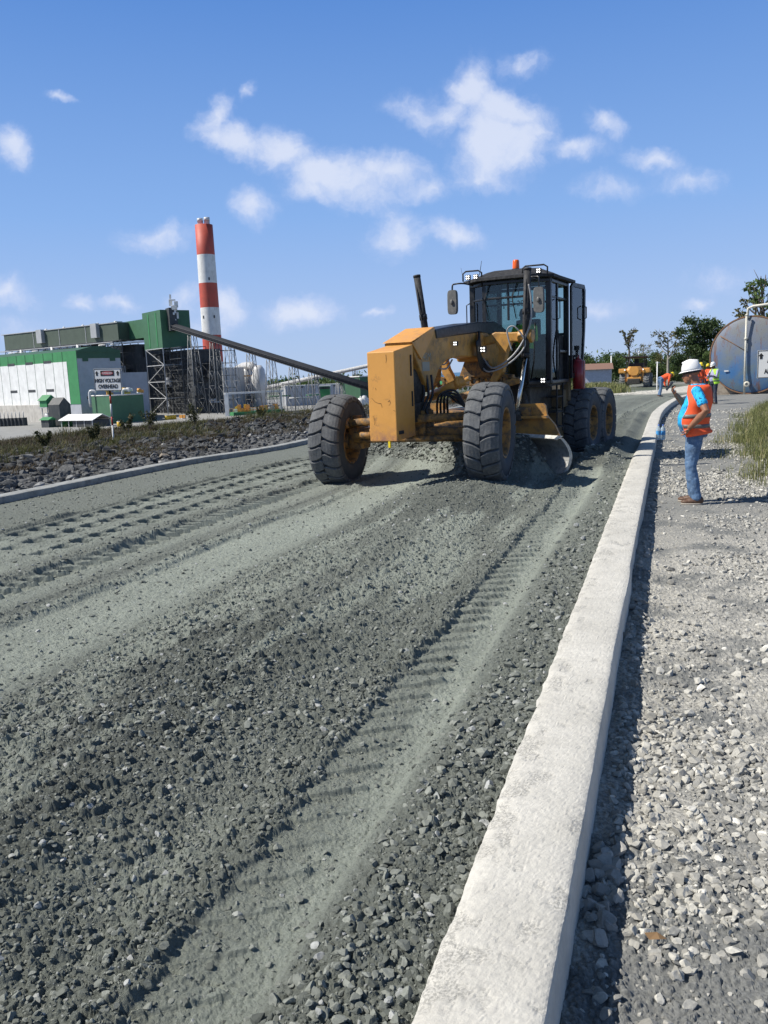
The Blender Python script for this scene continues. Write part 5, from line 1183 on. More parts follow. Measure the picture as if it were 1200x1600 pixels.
# hedge-like wood behind them, one mass
rg = np.random.default_rng(77); V_ = []; T__ = []
for (pa, pb, dp, ty, n) in ((880, 1250, 175, 562, 60), (-60, 640, 1250, 594, 120), (640, 900, 600, 588, 60)):
    cs = []; rd_ = []
    for k in range(n):
        px = pa+(pb-pa)*(k+rg.random())/n; d_ = dp*(1+.2*rg.random()); p = at(px, d_); zt = zof(px, ty+rg.normal(0, 3), d_); r_ = dp*.009*(1+rg.random())*(1.8 if dp < 300 else .9); g_ = -1.5 if dp < 300 else -14
        for zz in np.arange(g_+r_*.5, max(zt-r_*.5, g_+r_), r_*.9): cs.append([p.x, p.y, zz]); rd_.append(r_)
    v, t_ = leaf_cloud(rg, np.array(cs), np.array(rd_), np.full(len(cs), 260 if dp < 300 else 90), dp*.0022); V_.append(v); T__.append(t_)
V_ = np.concatenate(V_); np_mesh('far_wood', V_, np.arange(len(V_)).reshape(-1, 4), M_LG, attrs={'tone': np.concatenate(T__)}, kind='stuff')
# house with tiled roof
def house():
    p = at(930, 128); r = empty('house', (p.x, p.y, -1.3), R(-12), label='small white house with reddish tiled roof beyond the grader', cat='house')
    b = MB(); b.box((0, 0, 1.3), (4.6, 4, 2.6)); b.build('wall', mat('lilac_wall', (.50, .52, .62), .8, dirt=(.3, .3, .33)), r)
    b = MB(); b.prism([(-2.5, 2.6), (-2.3, 2.62), (0, 3.5), (2.3, 2.62), (2.5, 2.5), (0, 3.35)], -2.6, 2.6, 'x'); t = NT('roof_tiles'); wv = t.n('ShaderNodeTexWave', {'Scale': 2.2, 'Distortion': .4, 'Vector': t.obj()}).outputs['Fac']; t.col(t.mix(wv, (.17, .095, .07), (.28, .17, .13))); b.build('roof', t.m, r)
    b = MB(); b.box((2.31, 0, 1.3), (.03, 3.9, 2.5)); b.build('shaded_side', mat('shaded_wall', (.05, .05, .055), .8), r)  # dark sheet over the white wall: shade away from the sun, as colour
house()
# poles and wire
for i, (px, dp, ty, lb) in enumerate(((1027, 70, 565, 'thin white pole standing left of the yellow worker helmet'), (903, 120, 566, 'thin white pole beside the tiled house'), (955, 140, 556, 'thin pale pole among the trees left of the compactor'))):
    p = at(px, dp); b = MB(); b.cyl((0, 0, -.5), (0, 0, zof(px, ty, dp)+1.2), .05*dp/70, n=8); b.box((0, 0, zof(px, ty, dp)+1.1), (.25, .06, .06)); o = b.build('pole', m_white, label=lb, cat='pole', group='thin poles beyond the road'); o.location = (p.x, p.y, -1.2)
# grass and weeds
def blades(name, xs, ys, n_per, hgt, wid, material, spread=.10, seed=1, lean=.35, **k):
    rg = np.random.default_rng(seed); m = len(xs)*n_per
    zs = ground(xs, ys, False)[0]
    X = np.repeat(xs, n_per)+rg.normal(0, spread, m); Y = np.repeat(ys, n_per)+rg.normal(0, spread, m); Z = np.repeat(zs, n_per)-.02
    hh = np.repeat(hgt*(.5+.8*rg.random(len(xs))), n_per)*(.5+.7*rg.random(m)); a = rg.uniform(0, 6.283, m); ln = np.abs(rg.normal(lean, .2, m))*hh
    dx, dy = np.cos(a), np.sin(a); wx, wy = -dy*wid*.5, dx*wid*.5
    def pt(t, w): return np.stack([X+dx*ln*t*t+wx*w, Y+dy*ln*t*t+wy*w, Z+hh*t*(1-.18*t*t)], 1)
    V = np.stack([pt(0, 1), pt(0, -1), pt(.5, -.9), pt(.5, .9), pt(1, .12), pt(1, -.12)], 1).reshape(-1, 3)
    b = np.arange(m)[:, None]*6; F_ = np.concatenate([b+np.array([[0, 1, 2, 3]]), b+np.array([[3, 2, 5, 4]])])
    tone = np.repeat(np.clip(np.repeat(rg.random(len(xs)), n_per)*.6+rg.random(m)*.45, 0, 1), 6)
    return np_mesh(name, V, F_, material, attrs={'tone': tone}, kind='stuff', **k)
M_G1 = m_leaf('dry_green_grass', (.085, .105, .035), (.27, .28, .11), (.44, .38, .21)); M_G2 = m_leaf('weed_green', (.022, .027, .011), (.085, .092, .032), (.17, .135, .065)); M_G4 = m_leaf('olive_weed', (.035, .042, .014), (.135, .14, .045), (.21, .17, .08)); M_G3 = m_leaf('brown_twigs', (.035, .028, .018), (.10, .075, .04))
def gpts(n, s0, s1, ua, ub, f=None):
    s = RNG.uniform(s0, s1, n); u = RNG.uniform(ua, ub, n); x, y = place(s, u)
    if f is not None: k = f(s, u); x, y = x[k], y[k]
    return x, y
edge = lambda s: np.interp(s, [9, 11, 13, 20, 28, 31, 40], [2.6, 1.7, 1.30, 1.30, 2.0, 2.6, 4.0]) + .22*np.sin(s*1.7) + .15*np.sin(s*4.1)
x, y = gpts(7000, 9.5, 36, -8.5, -1.0, lambda s, u: -u > edge(s)+.5*RNG.random(len(s)))
blades('grass', x, y, 16, .34, .010, M_G1, seed=2)
x, y = gpts(600, 10, 24, -3.0, -.9, lambda s, u: (-u > edge(s)-.35) & (RNG.random(len(s)) < .4)); blades('grass', x, y, 9, .16, .008, M_G1, seed=3)
x, y = gpts(2600, 66, 98, 9, 24, lambda s, u: u > -9); kq = x/y < .279; x, y = x[kq], y[kq]; blades('grass', x, y, 22, .8, .06, M_G1, seed=4, spread=.6)
# left verge: tangled low weeds over dark soil
def vsel(lo): return lambda s, u: (u > lo+1.2*np.sin(s*.7)+.8*np.sin(s*2.3)) & (u < shelf(s)+3) & (vn(s*.45, u*.45, 91) > .30)
x, y = gpts(9000, 7, 62, 12, 27, lambda s, u: vsel(12.0)(s, u) & (vn(s*.8, u*.8, 92) > .42)); blades('weeds', x, y, 9, .20, .020, M_G2, seed=5, spread=.16, lean=.5)
x, y = gpts(14000, 7, 62, 11.3, 27, vsel(11.4)); blades('weeds', x, y, 10, .20, .014, M_G3, seed=6, spread=.2, lean=.8)
x, y = gpts(1300, 12, 60, 12.6, 24, lambda s, u: vn(s*.6, u*.6, 95) > .62); blades('weeds', x, y, 22, .40, .016, M_G4, seed=7, spread=.12, lean=.45)
# leafy shoots that stand out of the verge
def shoot(loc, h, seed, lb):
    rg = np.random.default_rng(seed); r = empty('young_shrub', loc, label=lb, cat='shrub', group='young shrubs on the verge'); b = MB(); cs = []
    for k in range(7):
        a = rg.uniform(0, 6.28); t = Vector((math.cos(a)*h*.3, math.sin(a)*h*.3, h*rg.uniform(.6, 1.0))); b.tube([(0, 0, -.05), t*.5+Vector((0, 0, .08*h)), t], [.012, .004], n=5, sub=3)
        for q in (.5, .7, .85, 1.0): cs.append(list(t*q))
    b.build('stem', m_bark, r); V, T_ = leaf_cloud(rg, np.array(cs), np.full(len(cs), .10*h+.03), np.full(len(cs), 16), .045); np_mesh('foliage', V, np.arange(len(V)).reshape(-1, 4), M_G2, r, attrs={'tone': T_})
for i, (px, dp, h_, lb) in enumerate(((228, 33, .95, 'leafy dark shrub against the plant road, left of the portal frame'), (300, 34, .95, 'young shrub below the striped chimney'), (138, 27, .7, 'low shrub left of the danger sign post'), (60, 25, .6, 'low green shrub at the left photo edge'), (405, 37, .6, 'small shrub in front of the portal frame'), (192, 31, .8, 'shrub just right of the danger sign post'))):
    p = at(px, dp); p.z = gz(p.x, p.y); shoot(p, h_, 900+i, lb)
# rocks of the verge: big ones one by one, the rest as one mass
m_rock = NT('grey_rock'); o_ = m_rock.obj(); m_rock.col(m_rock.mix(m_rock.ramp(m_rock.noise(5, 7, .65, o_), .35, .68), (.035, .038, .042), (.17, .172, .17))); m_rock.rough(.85); m_rock.bump(m_rock.noise(25, 6, .7, o_), .5, .03); m_rock = m_rock.m
m_rockt = mat('tan_rock', (.27, .23, .18), .85, var=.25, scale=6, bump=.4); m_rockw = mat('white_rock', (.55, .55, .54), .85, var=.12, scale=8, dirt=(.3, .3, .3), bump=.4)
VR = rock_variants(7, 3, 21); rmesh = []
for P, Fa in VR:
    me = bpy.data.meshes.new('rock'); P = P*(1+.05*RNG.normal(size=(len(P), 1)))*np.array([1, .9, .95]); me.from_pydata(P.tolist(), [], Fa.tolist()); rmesh.append(me)
def rock(x, y, r_, m_, lb, i, grp='rocks along the left kerb', flat=.8):
    me = rmesh[i % len(rmesh)].copy() if m_ is not m_rock else rmesh[i % len(rmesh)]
    if not me.materials: me.materials.append(m_)
    o = bpy.data.objects.new('rock', me); COL.objects.link(o); o.location = (x, y, gz(x, y)+r_*.32); o.scale = (r_, r_*.9, r_*flat); o.rotation_euler = (random.uniform(-.4, .4), random.uniform(-.4, .4), random.uniform(0, 6.28)); return tag(o, lb, 'rock', grp)
n_ = 0
for k in range(150):
    s = random.uniform(6.5, 20); u = random.uniform(10.1, 11.7) + (.4 if s > 12 else 0); x, y = place(np.array(s), np.array(u)); big = max(0, 1-abs(s-11.5)/6)
    r_ = random.uniform(.07, .13) + big*random.random()**2*.16
    if k % 12 == 5: rock(float(x), float(y), r_, m_rockt, 'tan broken rock among the grey rocks along the left kerb', k, 'tan rocks along the left kerb')
    else: rock(float(x), float(y), r_, m_rock, 'grey broken rock heaped beside the left kerb', k)
p = at(262, 20.2); rock(p.x, p.y, .20, m_rockw, 'pale whitish rock beside the left kerb, brightest of the verge', 3, None)
for (px, dp, r_, lb) in ((1188, 19.5, .11, 'white rock in the grass below the tank, left one'), (1199, 19.0, .09, 'white rock in the grass below the tank at the photo edge'), (1168, 16.8, .05, 'small white stone alone in the grass edge'), (1054, 6.9, .05, 'pale lump of mortar on the gravel right of the kerb')):
    p = at(px, dp); rock(p.x, p.y, r_, m_rockw, lb, 4, None)
s, u = sample(9000, 6.5, 40, 9.9, 13.5); x, y = place(s, u); z = ground(x, y, False)[0]; sz = .02+.09*RNG.random(9000)**3
scatter('verge_rubble', np.stack([x, y, z], 1), sz, VF, m_stone('verge_stone', (.035, .038, .042), (.16, .163, .163), (.36, .36, .35)), RNG.random(9000), kind='stuff')
# mortar droppings at the foot of the kerb
s, u = sample(700, 1.2, 12, .14, .25); k_ = vn(s*1.5, s*0, 97) > .42; s, u = s[k_], u[k_]; x, y = place(s, u); z = ground(x, y, False)[0]
scatter('mortar_spill', np.stack([x, y, z+.004], 1), (.012+.03*RNG.random(len(s))**2), VS, m_stone('mortar', (.30, .29, .27), (.42, .41, .38), (.5, .49, .46)), RNG.random(len(s)), kind='stuff')
s, u = sample(5000, 8, 60, 12.5, 19); x, y = place(s, u); z = ground(x, y, False)[0]; sz = .04+.13*RNG.random(5000)**3
scatter('verge_rubble', np.stack([x, y, z+.02], 1), sz, VF, m_stone('dark_verge_stone', (.022, .024, .026), (.085, .088, .088), (.22, .22, .21)), RNG.random(5000), kind='stuff')
# ================================================================== the power plant far on the left
ZP = -12.2
def cmat(name, c, rough=.6, wave=None, dirt=None, da=.4):
    if name in MATS: return MATS[name]
    t = NT(name); o = t.obj(); col = t.mix(t.ramp(t.noise(.35, 5, .6, o), .3, .7), [x*.86 for x in c], [min(1, x*1.08) for x in c])
    if dirt: col = t.mix(t.math('MULTIPLY', t.ramp(t.noise(.9, 7, .7, t.n('ShaderNodeMapping', {'Vector': o, 'Scale': (1, 1, .25)}).outputs[0]), .5, .66), da), col, dirt)
    t.col(col); t.rough(rough); MATS[name] = t.m; return t.m
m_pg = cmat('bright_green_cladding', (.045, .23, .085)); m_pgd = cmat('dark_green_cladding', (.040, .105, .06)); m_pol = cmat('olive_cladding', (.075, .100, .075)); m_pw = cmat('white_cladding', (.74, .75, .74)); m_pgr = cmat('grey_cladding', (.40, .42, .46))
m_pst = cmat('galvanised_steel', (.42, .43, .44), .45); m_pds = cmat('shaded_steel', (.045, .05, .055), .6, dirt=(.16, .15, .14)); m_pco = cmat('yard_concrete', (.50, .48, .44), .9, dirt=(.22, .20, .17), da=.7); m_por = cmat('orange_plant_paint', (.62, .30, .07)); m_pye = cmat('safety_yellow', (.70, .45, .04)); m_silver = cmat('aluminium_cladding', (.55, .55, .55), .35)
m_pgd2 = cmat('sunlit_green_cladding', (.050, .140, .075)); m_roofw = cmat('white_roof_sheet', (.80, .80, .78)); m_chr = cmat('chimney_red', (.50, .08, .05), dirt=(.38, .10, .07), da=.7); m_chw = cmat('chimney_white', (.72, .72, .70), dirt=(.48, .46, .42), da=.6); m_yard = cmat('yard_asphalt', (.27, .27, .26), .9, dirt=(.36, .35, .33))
def quadbox(b, p0, p1, wdt, z0, z1):
    """box whose front face runs p0 -> p1 (xy), going back by wdt"""
    p0 = Vector((p0[0], p0[1], 0)); p1 = Vector((p1[0], p1[1], 0)); d = (p1-p0).normalized(); n_ = Vector((-d.y, d.x, 0))*wdt
    if (p0+n_).length < p0.length: n_ = -n_
    q = [p0, p1, p1+n_, p0+n_]; b.add([(v.x, v.y, z0) for v in q]+[(v.x, v.y, z1) for v in q], [(0, 1, 5, 4), (1, 2, 6, 5), (2, 3, 7, 6), (3, 0, 4, 7), (4, 5, 6, 7), (3, 2, 1, 0)]); return d, n_
# yard around the plant
P1 = [at(-420, 250), at(70, 205), at(330, 262), at(620, 300), at(620, 560), at(-420, 620)]
MB().add([(p.x, p.y, ZP+.12) for p in P1], [tuple(range(6))]).build('plant_yard', m_yard, kind='structure')
# turbine hall
def hall():
    A = at(124, 330); B_ = Vector((-185, 387, 0)); d = (B_-A).normalized(); nb = Vector((-d.y, d.x, 0)); nb = nb if nb.y > 0 else -nb
    r = empty('turbine_hall', (A.x, A.y, ZP), label='white and green industrial hall with grey end wall', cat='industrial building')
    L_ = (B_-A).length; wd = 20; z0, z1 = 7.2, zof(124, 548, 330)-ZP
    Mx = Matrix((Vector((d.x, d.y, 0)), Vector((nb.x, nb.y, 0)), Vector((0, 0, 1)))).transposed().to_4x4()
    def X(m_, nm, boxes, par=r):
        b = MB()
        for (x0, x1, y0, y1, a, c) in boxes: b.box(((x0+x1)/2, (y0+y1)/2, (a+c)/2), (x1-x0, y1-y0, c-a), mat=Mx)
        return b.build(nm, m_, par)
    X(m_pgr, 'end_wall', [(0, L_, 0, wd, 0, z1)])
    X(m_pg, 'green_facade', [(-.05, L_, -.12, 0, z0, z1)]); X(m_pw, 'white_facade', [(7.2, L_, -.22, -.12, z0, z1-4.0)])
    X(m_pco, 'plinth', [(16, L_, -3.0, 0, 0, z0)])
    X(m_pgd, 'cladding_joint', [(x, x+.18, -.26, -.22, z0, z1) for x in np.arange(10, L_, 7.2)])
    for x in (18.5, 33, 48): 
        for zz in (12.5, z1-4.2): X(m_pds, 'window', [(x, x+5.8, -.28, -.22, zz, zz+1.1)])
    b = MB(); n = 12
    b.prism([(x*wd, z1+1.8*math.sin(math.pi*x)) for x in np.linspace(0, 1, n)] + [(wd, z1-.6), (0, z1-.6)], -.5, L_, 'x', mat=Mx); b.build('roof', m_pgd, r)
    X(m_pgd, 'roof_trim', [(-.2, 0, -.1, wd+.1, z1-3.0, z1+.2), (-.2, 0, 2.5, 5, z1-4.2, z1-3), (-.2, 0, 15, 17.5, z1-4.2, z1-3)])
    X(m_pds, 'window', [(-.2, 0, 3, 5.5, 9, 10.2)])
    X(m_pgr, 'annex', [(2, L_*.5, wd, wd+14, 0, z1-9)])
hall()
def frames(b, c0, dx, dy, W_, D_, H_, nx, ny, nz, t=.35, brace=True, rg=None):
    """steel frame: columns, beams and braces between corner c0 and the given extents"""
    P = lambda i, j, k: c0 + dx*(W_*i/nx) + dy*(D_*j/ny) + Vector((0, 0, H_*k/nz))
    def bar(p, q, tt): b.cyl(p, q, tt/2, n=4, caps=False, smooth=False)
    for i in range(nx+1):
        for j in (0, ny):
            bar(P(i, j, 0), P(i, j, nz), t)
    for k in range(1, nz+1):
        for j in (0, ny): bar(P(0, j, k), P(nx, j, k), t*.8)
        for i in range(nx+1): bar(P(i, 0, k), P(i, ny, k), t*.7)
    if brace:
        for k in range(nz):
            for i in range(nx):
                if (i+k) % 2 == 0: bar(P(i, 0, k), P(i+1, 0, k+1), t*.6)
                else: bar(P(i+1, 0, k), P(i, 0, k+1), t*.6)
# boiler block: bunker gallery, coal tower, steelwork
def boilers():
    dl = (at(20, 450)-at(190, 395)); dl.z = 0; dl.normalize(); nb = Vector((-dl.y, dl.x, 0)); nb = nb if nb.y > 0 else -nb
    A = at(192, 393); r = empty('boiler_house', (A.x, A.y, ZP), label='dark green elevated bunker gallery above tangled boiler steelwork', cat='industrial building')
    zt = zof(190, 505, 393)-ZP; zb = zof(190, 532, 393)-ZP
    def bx(nm, m_, l0, l1, d0, d1, z0, z1, par=r):
        b = MB(); p = dl*((l0+l1)/2)+nb*((d0+d1)/2); rz = math.atan2(dl.y, dl.x); b.box((p.x, p.y, (z0+z1)/2), (l1-l0, d1-d0, z1-z0), rot=(0, 0, rz)); return b.build(nm, m_, par)
    bx('gallery', m_pol, 0, 98, 0, 10, zb, zt); bx('gallery_roof', m_pst, -.3, 100, -.4, 10.4, zt, zt+.35)
    for l in (14, 60): 
        o = bx('stair_tower', m_pst, l, l+4.5, -2, 0, zb+2, zt+.6)
    for l in (25, 47, 70): bx('downpipe', m_pst, l, l+.3, -.2, 0, zb, zt)
    bx('walkway', m_pst, 2, 100, -2.2, 0, zb-.9, zb-.5)
    b = MB(); rg = random.Random(5)
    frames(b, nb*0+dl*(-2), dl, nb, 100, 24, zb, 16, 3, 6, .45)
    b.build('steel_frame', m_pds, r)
    for k in range(90):
        l = rg.uniform(0, 96); d_ = rg.uniform(1, 20); z = rg.uniform(4, zb-3); w_ = rg.uniform(2, 6); h_ = rg.uniform(1.5, 5)
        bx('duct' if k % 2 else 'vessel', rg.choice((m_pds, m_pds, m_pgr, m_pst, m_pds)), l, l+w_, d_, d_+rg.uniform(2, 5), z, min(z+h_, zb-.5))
    b = MB()
    for k in range(40):
        l = rg.uniform(0, 96); z = rg.uniform(zb-5, zb-1.5); p = dl*l+nb*rg.uniform(-2.4, -1); b.cyl(p+Vector((0, 0, z)), p+dl*rg.uniform(2, 9)+Vector((0, 0, z)), .22, n=6)
    for l in (30, 52, 80): p = dl*l+nb*-1.5; b.cyl(p+Vector((0, 0, zb-6)), p+Vector((0, 0, zb-.5)), .9, n=10)
    b.build_split('pipework', m_chw, r)
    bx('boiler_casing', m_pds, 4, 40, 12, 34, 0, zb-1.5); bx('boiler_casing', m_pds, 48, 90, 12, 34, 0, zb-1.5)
    for l in (8, 22, 34, 50, 66): 
        b = MB(); p = dl*l+nb*5; b.ball((p.x, p.y, zt+.7), .9, 8); b.build('vent', m_chw, r)
boilers()
def coal_tower():
    A = at(231, 388); B_ = at(259, 372); r = empty('coal_tower', (A.x, A.y, ZP), label='tall green clad transfer tower on white lattice legs where the conveyor arrives', cat='tower')
    z1 = zof(245, 488, 380)-ZP; z0 = zof(245, 546, 380)-ZP; a = Vector((0, 0, 0)); c = B_-A
    b = MB(); quad = quadbox
    # quadbox works in world axes, so build around the origin with A removed afterwards
    def qb(p, q, w, za, zb_, m_, nm):
        bb = MB(); quadbox(bb, p, q, w, za, zb_); bb.v = [(x-A.x, y-A.y, z) for x, y, z in bb.v]; return bb.build(nm, m_, r)
    t = qb(A, B_, 14, z0, z1, m_pgd2, 'cladding')
    for k in (.30, .72): p = A.lerp(B_, k); q = A.lerp(B_, k+.05); dn = Vector((-(B_-A).y, (B_-A).x, 0)).normalized()*-.15; dn = dn if (p+dn).length < p.length else -dn; qb(p+dn, q+dn, .1, z0+1, z1-1, m_pg, 'light_strip')
    p, q = at(200, 402), A; dz = zof(215, 502, 395)-ZP; qb(p, q, 12, zof(215, 530, 395)-ZP, dz, m_pgd2, 'connecting_gallery')
    qb(at(190, 400), at(200, 402), 10, zof(215, 531, 395)-ZP, dz+.4, m_pgd, 'connecting_gallery')  # same gallery in darker green: shade on its side painted in
    bb = MB(); d = (B_-A).normalized(); n_ = Vector((-d.y, d.x, 0)); n_ = n_ if (A+n_).length > A.length else -n_
    W_ = (B_-A).length
    frames(bb, d*1.0, d, n_, W_-1.0, 10, z0, 1, 1, 4, .55); bb.build('lattice_legs', m_pst, r)
    qb(A+n_*9-d*2, B_+n_*9+d*10, 14, 0, z0-1, m_pds, 'dark_casing')
    bb = MB(); frames(bb, d*-6+n_*5, d, n_, 30, 3, z0-2, 8, 1, 9, .3); bb.build('steel_frame', m_pds, r)
    bb = MB(); frames(bb, d*W_+n_*3, n_, d, 12, 12, z0, 2, 1, 6, .4); frames(bb, d*-14+n_*8, d, n_, 14, 12, z0+3, 3, 1, 6, .4); frames(bb, d*(W_+2)+n_*8, (d*.9+n_*.4).normalized(), n_, 16, 12, z0-2, 3, 1, 5, .4); bb.build('steel_frame', m_pds, r)
    rg = random.Random(8)
    for k in range(46):
        p = d*rg.uniform(-14, W_+14)+n_*rg.uniform(9, 20); z = rg.uniform(0, z0-4); bb = MB(); bb.box((p.x, p.y, z+2), (rg.uniform(2, 7), rg.uniform(2, 6), rg.uniform(1.5, 5)), rot=(0, 0, .7)); bb.build('duct', rg.choice((m_pds, m_pds, m_pds, m_pgr)), r)
    e = B_-A + n_*3
    bb = MB(); bb.box((e.x+2.2, e.y, (z0+z1)/2+4), (3.6, 6, 10), rot=(0, 0, .5)); bb.build('head_house', m_pds, r)
    bb = MB()
    for k in range(14): z = z0+8+rg.uniform(0, 14); bb.box((e.x+3.5+rg.uniform(-1, 2), e.y-2+rg.uniform(-1, 1), z), (rg.uniform(.5, 2.5), .5, rg.uniform(.3, 3)))
    bb.build_split('service_equipment', m_chw, r)
coal_tower()
def chimney():
    D = 480; c = at(336, D); r = empty('chimney', (c.x, c.y, ZP), label='tall round chimney painted in red and white bands with two flue tips', cat='chimney')
    ys = [361, 403, 445.5, 482.5, 524.5, 566, 640]; z = [zof(330, y, D)-ZP for y in ys]; z[-1] = 0; z[0] += 1.0; rr = lambda h: 5.75 - .85*h/z[0]
    for i in range(6): b = MB(); b.lathe([(rr(z[i+1]), z[i+1]), (rr(z[i]), z[i])] + ([(.1, z[i])] if i == 0 else []), n=48); b.build('band', m_chr if i % 2 == 0 else m_chw, r)
    for x, h in ((-1.9, 3.6), (1.9, 4.0)): b = MB(); b.lathe([(1.55, 0), (1.55, h*.55), (1.65, h*.55), (1.65, h), (1.45, h), (1.45, 0)], c=(x, 0, z[0]), n=24); b.build('flue', m_silver, r)
    for h_, a in ((zof(330, 440, D)-ZP, 20), (zof(330, 497, D)-ZP, 35), (zof(330, 497, D)-ZP, -35)): b = MB(); q = rr(h_)+.05; b.box((q*math.sin(R(a)), -q*math.cos(R(a)), h_), (.8, .2, 1.6), rot=(0, 0, R(a))); b.build('hatch', m_pds, r)
chimney()
def conveyor(lb, pts, w, hgt, m_, m_leg, tre, seed):
    A, B_ = pts; r = empty('conveyor', (A.x, A.y, 0), label=lb, cat='conveyor'); O = Vector((A.x, A.y, 0)); a = A-O; b_ = B_-O
    d = (b_-a).normalized(); n_ = Vector((-d.y, d.x, 0)).normalized()
    up = n_.cross(d); up = up if up.z > 0 else -up
    b = MB(); K = 60
    b.loft([[a.lerp(b_, t) + n_*(w/2*math.cos(q)) + up*(hgt/2*math.sin(q)) for q in [2*math.pi*k/14 for k in range(14)]] for t in np.linspace(0, 1, 4)]); b.build('belt_gallery', m_, r)
    b = MB()
    for s_ in (1, -1): b.tube([a+n_*s_*w*.56-up*hgt*.35, b_+n_*s_*w*.56-up*hgt*.35], .15, n=5); b.tube([a+n_*s_*w*.60+up*hgt*.2, b_+n_*s_*w*.60+up*hgt*.2], .07, n=5)
    for k in range(K): t = (k+.5)/K; p = a.lerp(b_, t); b.cyl(p+n_*w*.58-up*hgt*.35, p+n_*w*.60+up*hgt*.2, .045, n=4); b.cyl(p-n_*w*.58-up*hgt*.35, p-n_*w*.60+up*hgt*.2, .045, n=4)
    b.build('side_rail', cmat('dark_rail', (.055, .058, .065), .7), r)
    dh = Vector((d.x, d.y, 0)).normalized()
    for t, sp, nn in tre:
        p = a.lerp(b_, t); zt = p.z-hgt*.5; H_ = zt-ZP; b = MB(); T_ = lambda sx, sy, z: Vector((p.x, p.y, 0)) + dh*sx*(sp*(.22+.45*(zt-z)/H_)) + n_*sy*(w*.42+ .055*(zt-z)) + Vector((0, 0, z))
        for sx in (-1, 1):
            for sy in (-1, 1): b.cyl(T_(sx, sy, zt), T_(sx, sy, ZP), .17, n=5)
        lv = [zt-(zt-ZP)*k/nn for k in range(nn+1)]
        for k in range(nn):
            for sy in (-1, 1): b.cyl(T_(-1, sy, lv[k]), T_(1, sy, lv[k+1]), .075, n=4); b.cyl(T_(1, sy, lv[k]), T_(-1, sy, lv[k+1]), .075, n=4); b.cyl(T_(-1, sy, lv[k+1]), T_(1, sy, lv[k+1]), .075, n=4)
            for sx in (-1, 1): b.cyl(T_(sx, -1, lv[k]), T_(sx, 1, lv[k+1]), .075, n=4)
        b.build('trestle', m_leg, r)
cvA = at(280, 372, zof(280, 511, 372)); cvB = at(590, 300, zof(590, 609, 300))
cmat('dark_belt_cover', (.035, .038, .045), .9).node_tree.nodes['Principled BSDF'].inputs['Specular IOR Level'].default_value = .1
m_leg = cmat('dull_grey_steel', (.20, .205, .21), .5)
conveyor('long dark conveyor gallery sloping down from the green tower on lattice trestles', (cvA, cvB), 3.6, 2.7, cmat('dark_belt_cover', (.035, .038, .045), .9), m_leg, [(.10, 4.2, 5), (.225, 4.2, 5), (.31, 5.0, 4), (.42, 3.6, 4), (.52, 3.6, 3), (.63, 3.6, 3), (.72, 3, 2), (.84, 2, 1)], 1)
conveyor('light grey conveyor rising to the right behind the dark one', (at(415, 520, zof(415, 606, 520)), at(760, 470, zof(760, 532, 470))), 3.2, 2.4, m_silver, m_leg, [(.25, 3, 2), (.43, 4, 4), (.6, 4, 4), (.8, 4, 5)], 2)
# smaller buildings and yard equipment
def block(lb, nm, cat, px0, d0, px1, d1, w, y1, m_, base=ZP, parts=(), ref=None):
    A = at(px0, d0); B_ = at(px1, d1); r = empty(nm, (A.x, A.y, base), label=lb, cat=cat); b = MB(); quadbox(b, A, B_, w, 0, zof(px0, y1, d0)-base); b.v = [(x-A.x, y-A.y, z) for x, y, z in b.v]; b.build('wall', m_, r)
    d = (B_-A).normalized(); n_ = Vector((-d.y, d.x, 0)); n_ = n_ if (A+n_).length > A.length else -n_
    H_ = zof(px0, y1, d0)-base; L_ = (B_-A).length
    b = MB()
    for k in range(5): p = d*(L_*(k+.5)/5)-n_*.05; b.box((p.x, p.y, H_*.93), (1.2, .2, .8), rot=(0, 0, math.atan2(d.y, d.x)))
    b.build('vent', m_pds, r); b = MB(); c_ = d*L_/2+n_*w/2; b.box((c_.x, c_.y, H_+.2), (L_+.6, w+.6, .4), rot=(0, 0, math.atan2(d.y, d.x))); b.build('parapet', m_chw, r); return r
block('pale grey windowless block at the foot of the chimney', 'equipment_building', 'industrial building', 296, 430, 349, 420, 18, 578, cmat('pale_grey_wall', (.42, .44, .46)))
block('dark green transfer shed where the long conveyor meets the ground', 'transfer_shed', 'shed', 535, 345, 562, 330, 9, 590, m_pgd)
block('low green steel box building beneath the conveyor', 'utility_building', 'shed', 498, 350, 514, 350, 6, 604, m_pg)
block('long low grey store behind the conveyor trestles', 'store_building', 'shed', 445, 420, 530, 430, 8, 604, m_pgr)
def shed():
    A = at(104, 296); r = empty('gable_shed', (A.x, A.y, ZP), R(8), label='low green gable shed with bright white sheet roof', cat='shed'); b = MB()
    b.prism([(-4, 0), (-4, 2.6), (0, 4.2), (4, 2.6), (4, 0)], 0, .2, 'x'); 
    b.build('gable_wall', m_pg, r); b = MB(); b.prism([(-3.9, 0), (-3.9, 2.5), (3.9, 2.5), (3.9, 0)], 6.0, 16, 'x'); b.build('wall', m_pds, r)
    b = MB(); b.prism([(-4.6, 2.4), (-4.6, 2.6), (0, 4.5), (4.6, 2.6), (4.6, 2.4), (0, 4.3)], -.6, 17, 'x'); b.build('roof', m_roofw, r)
    b = MB(); [b.box((x, y, 1.2), (.25, .25, 2.4)) for x in (.3, 4, 8, 12, 16) for y in (-3.9, 3.9)]; b.build_split('post', m_pst, r)
    r.rotation_euler.z = R(-30)
shed()
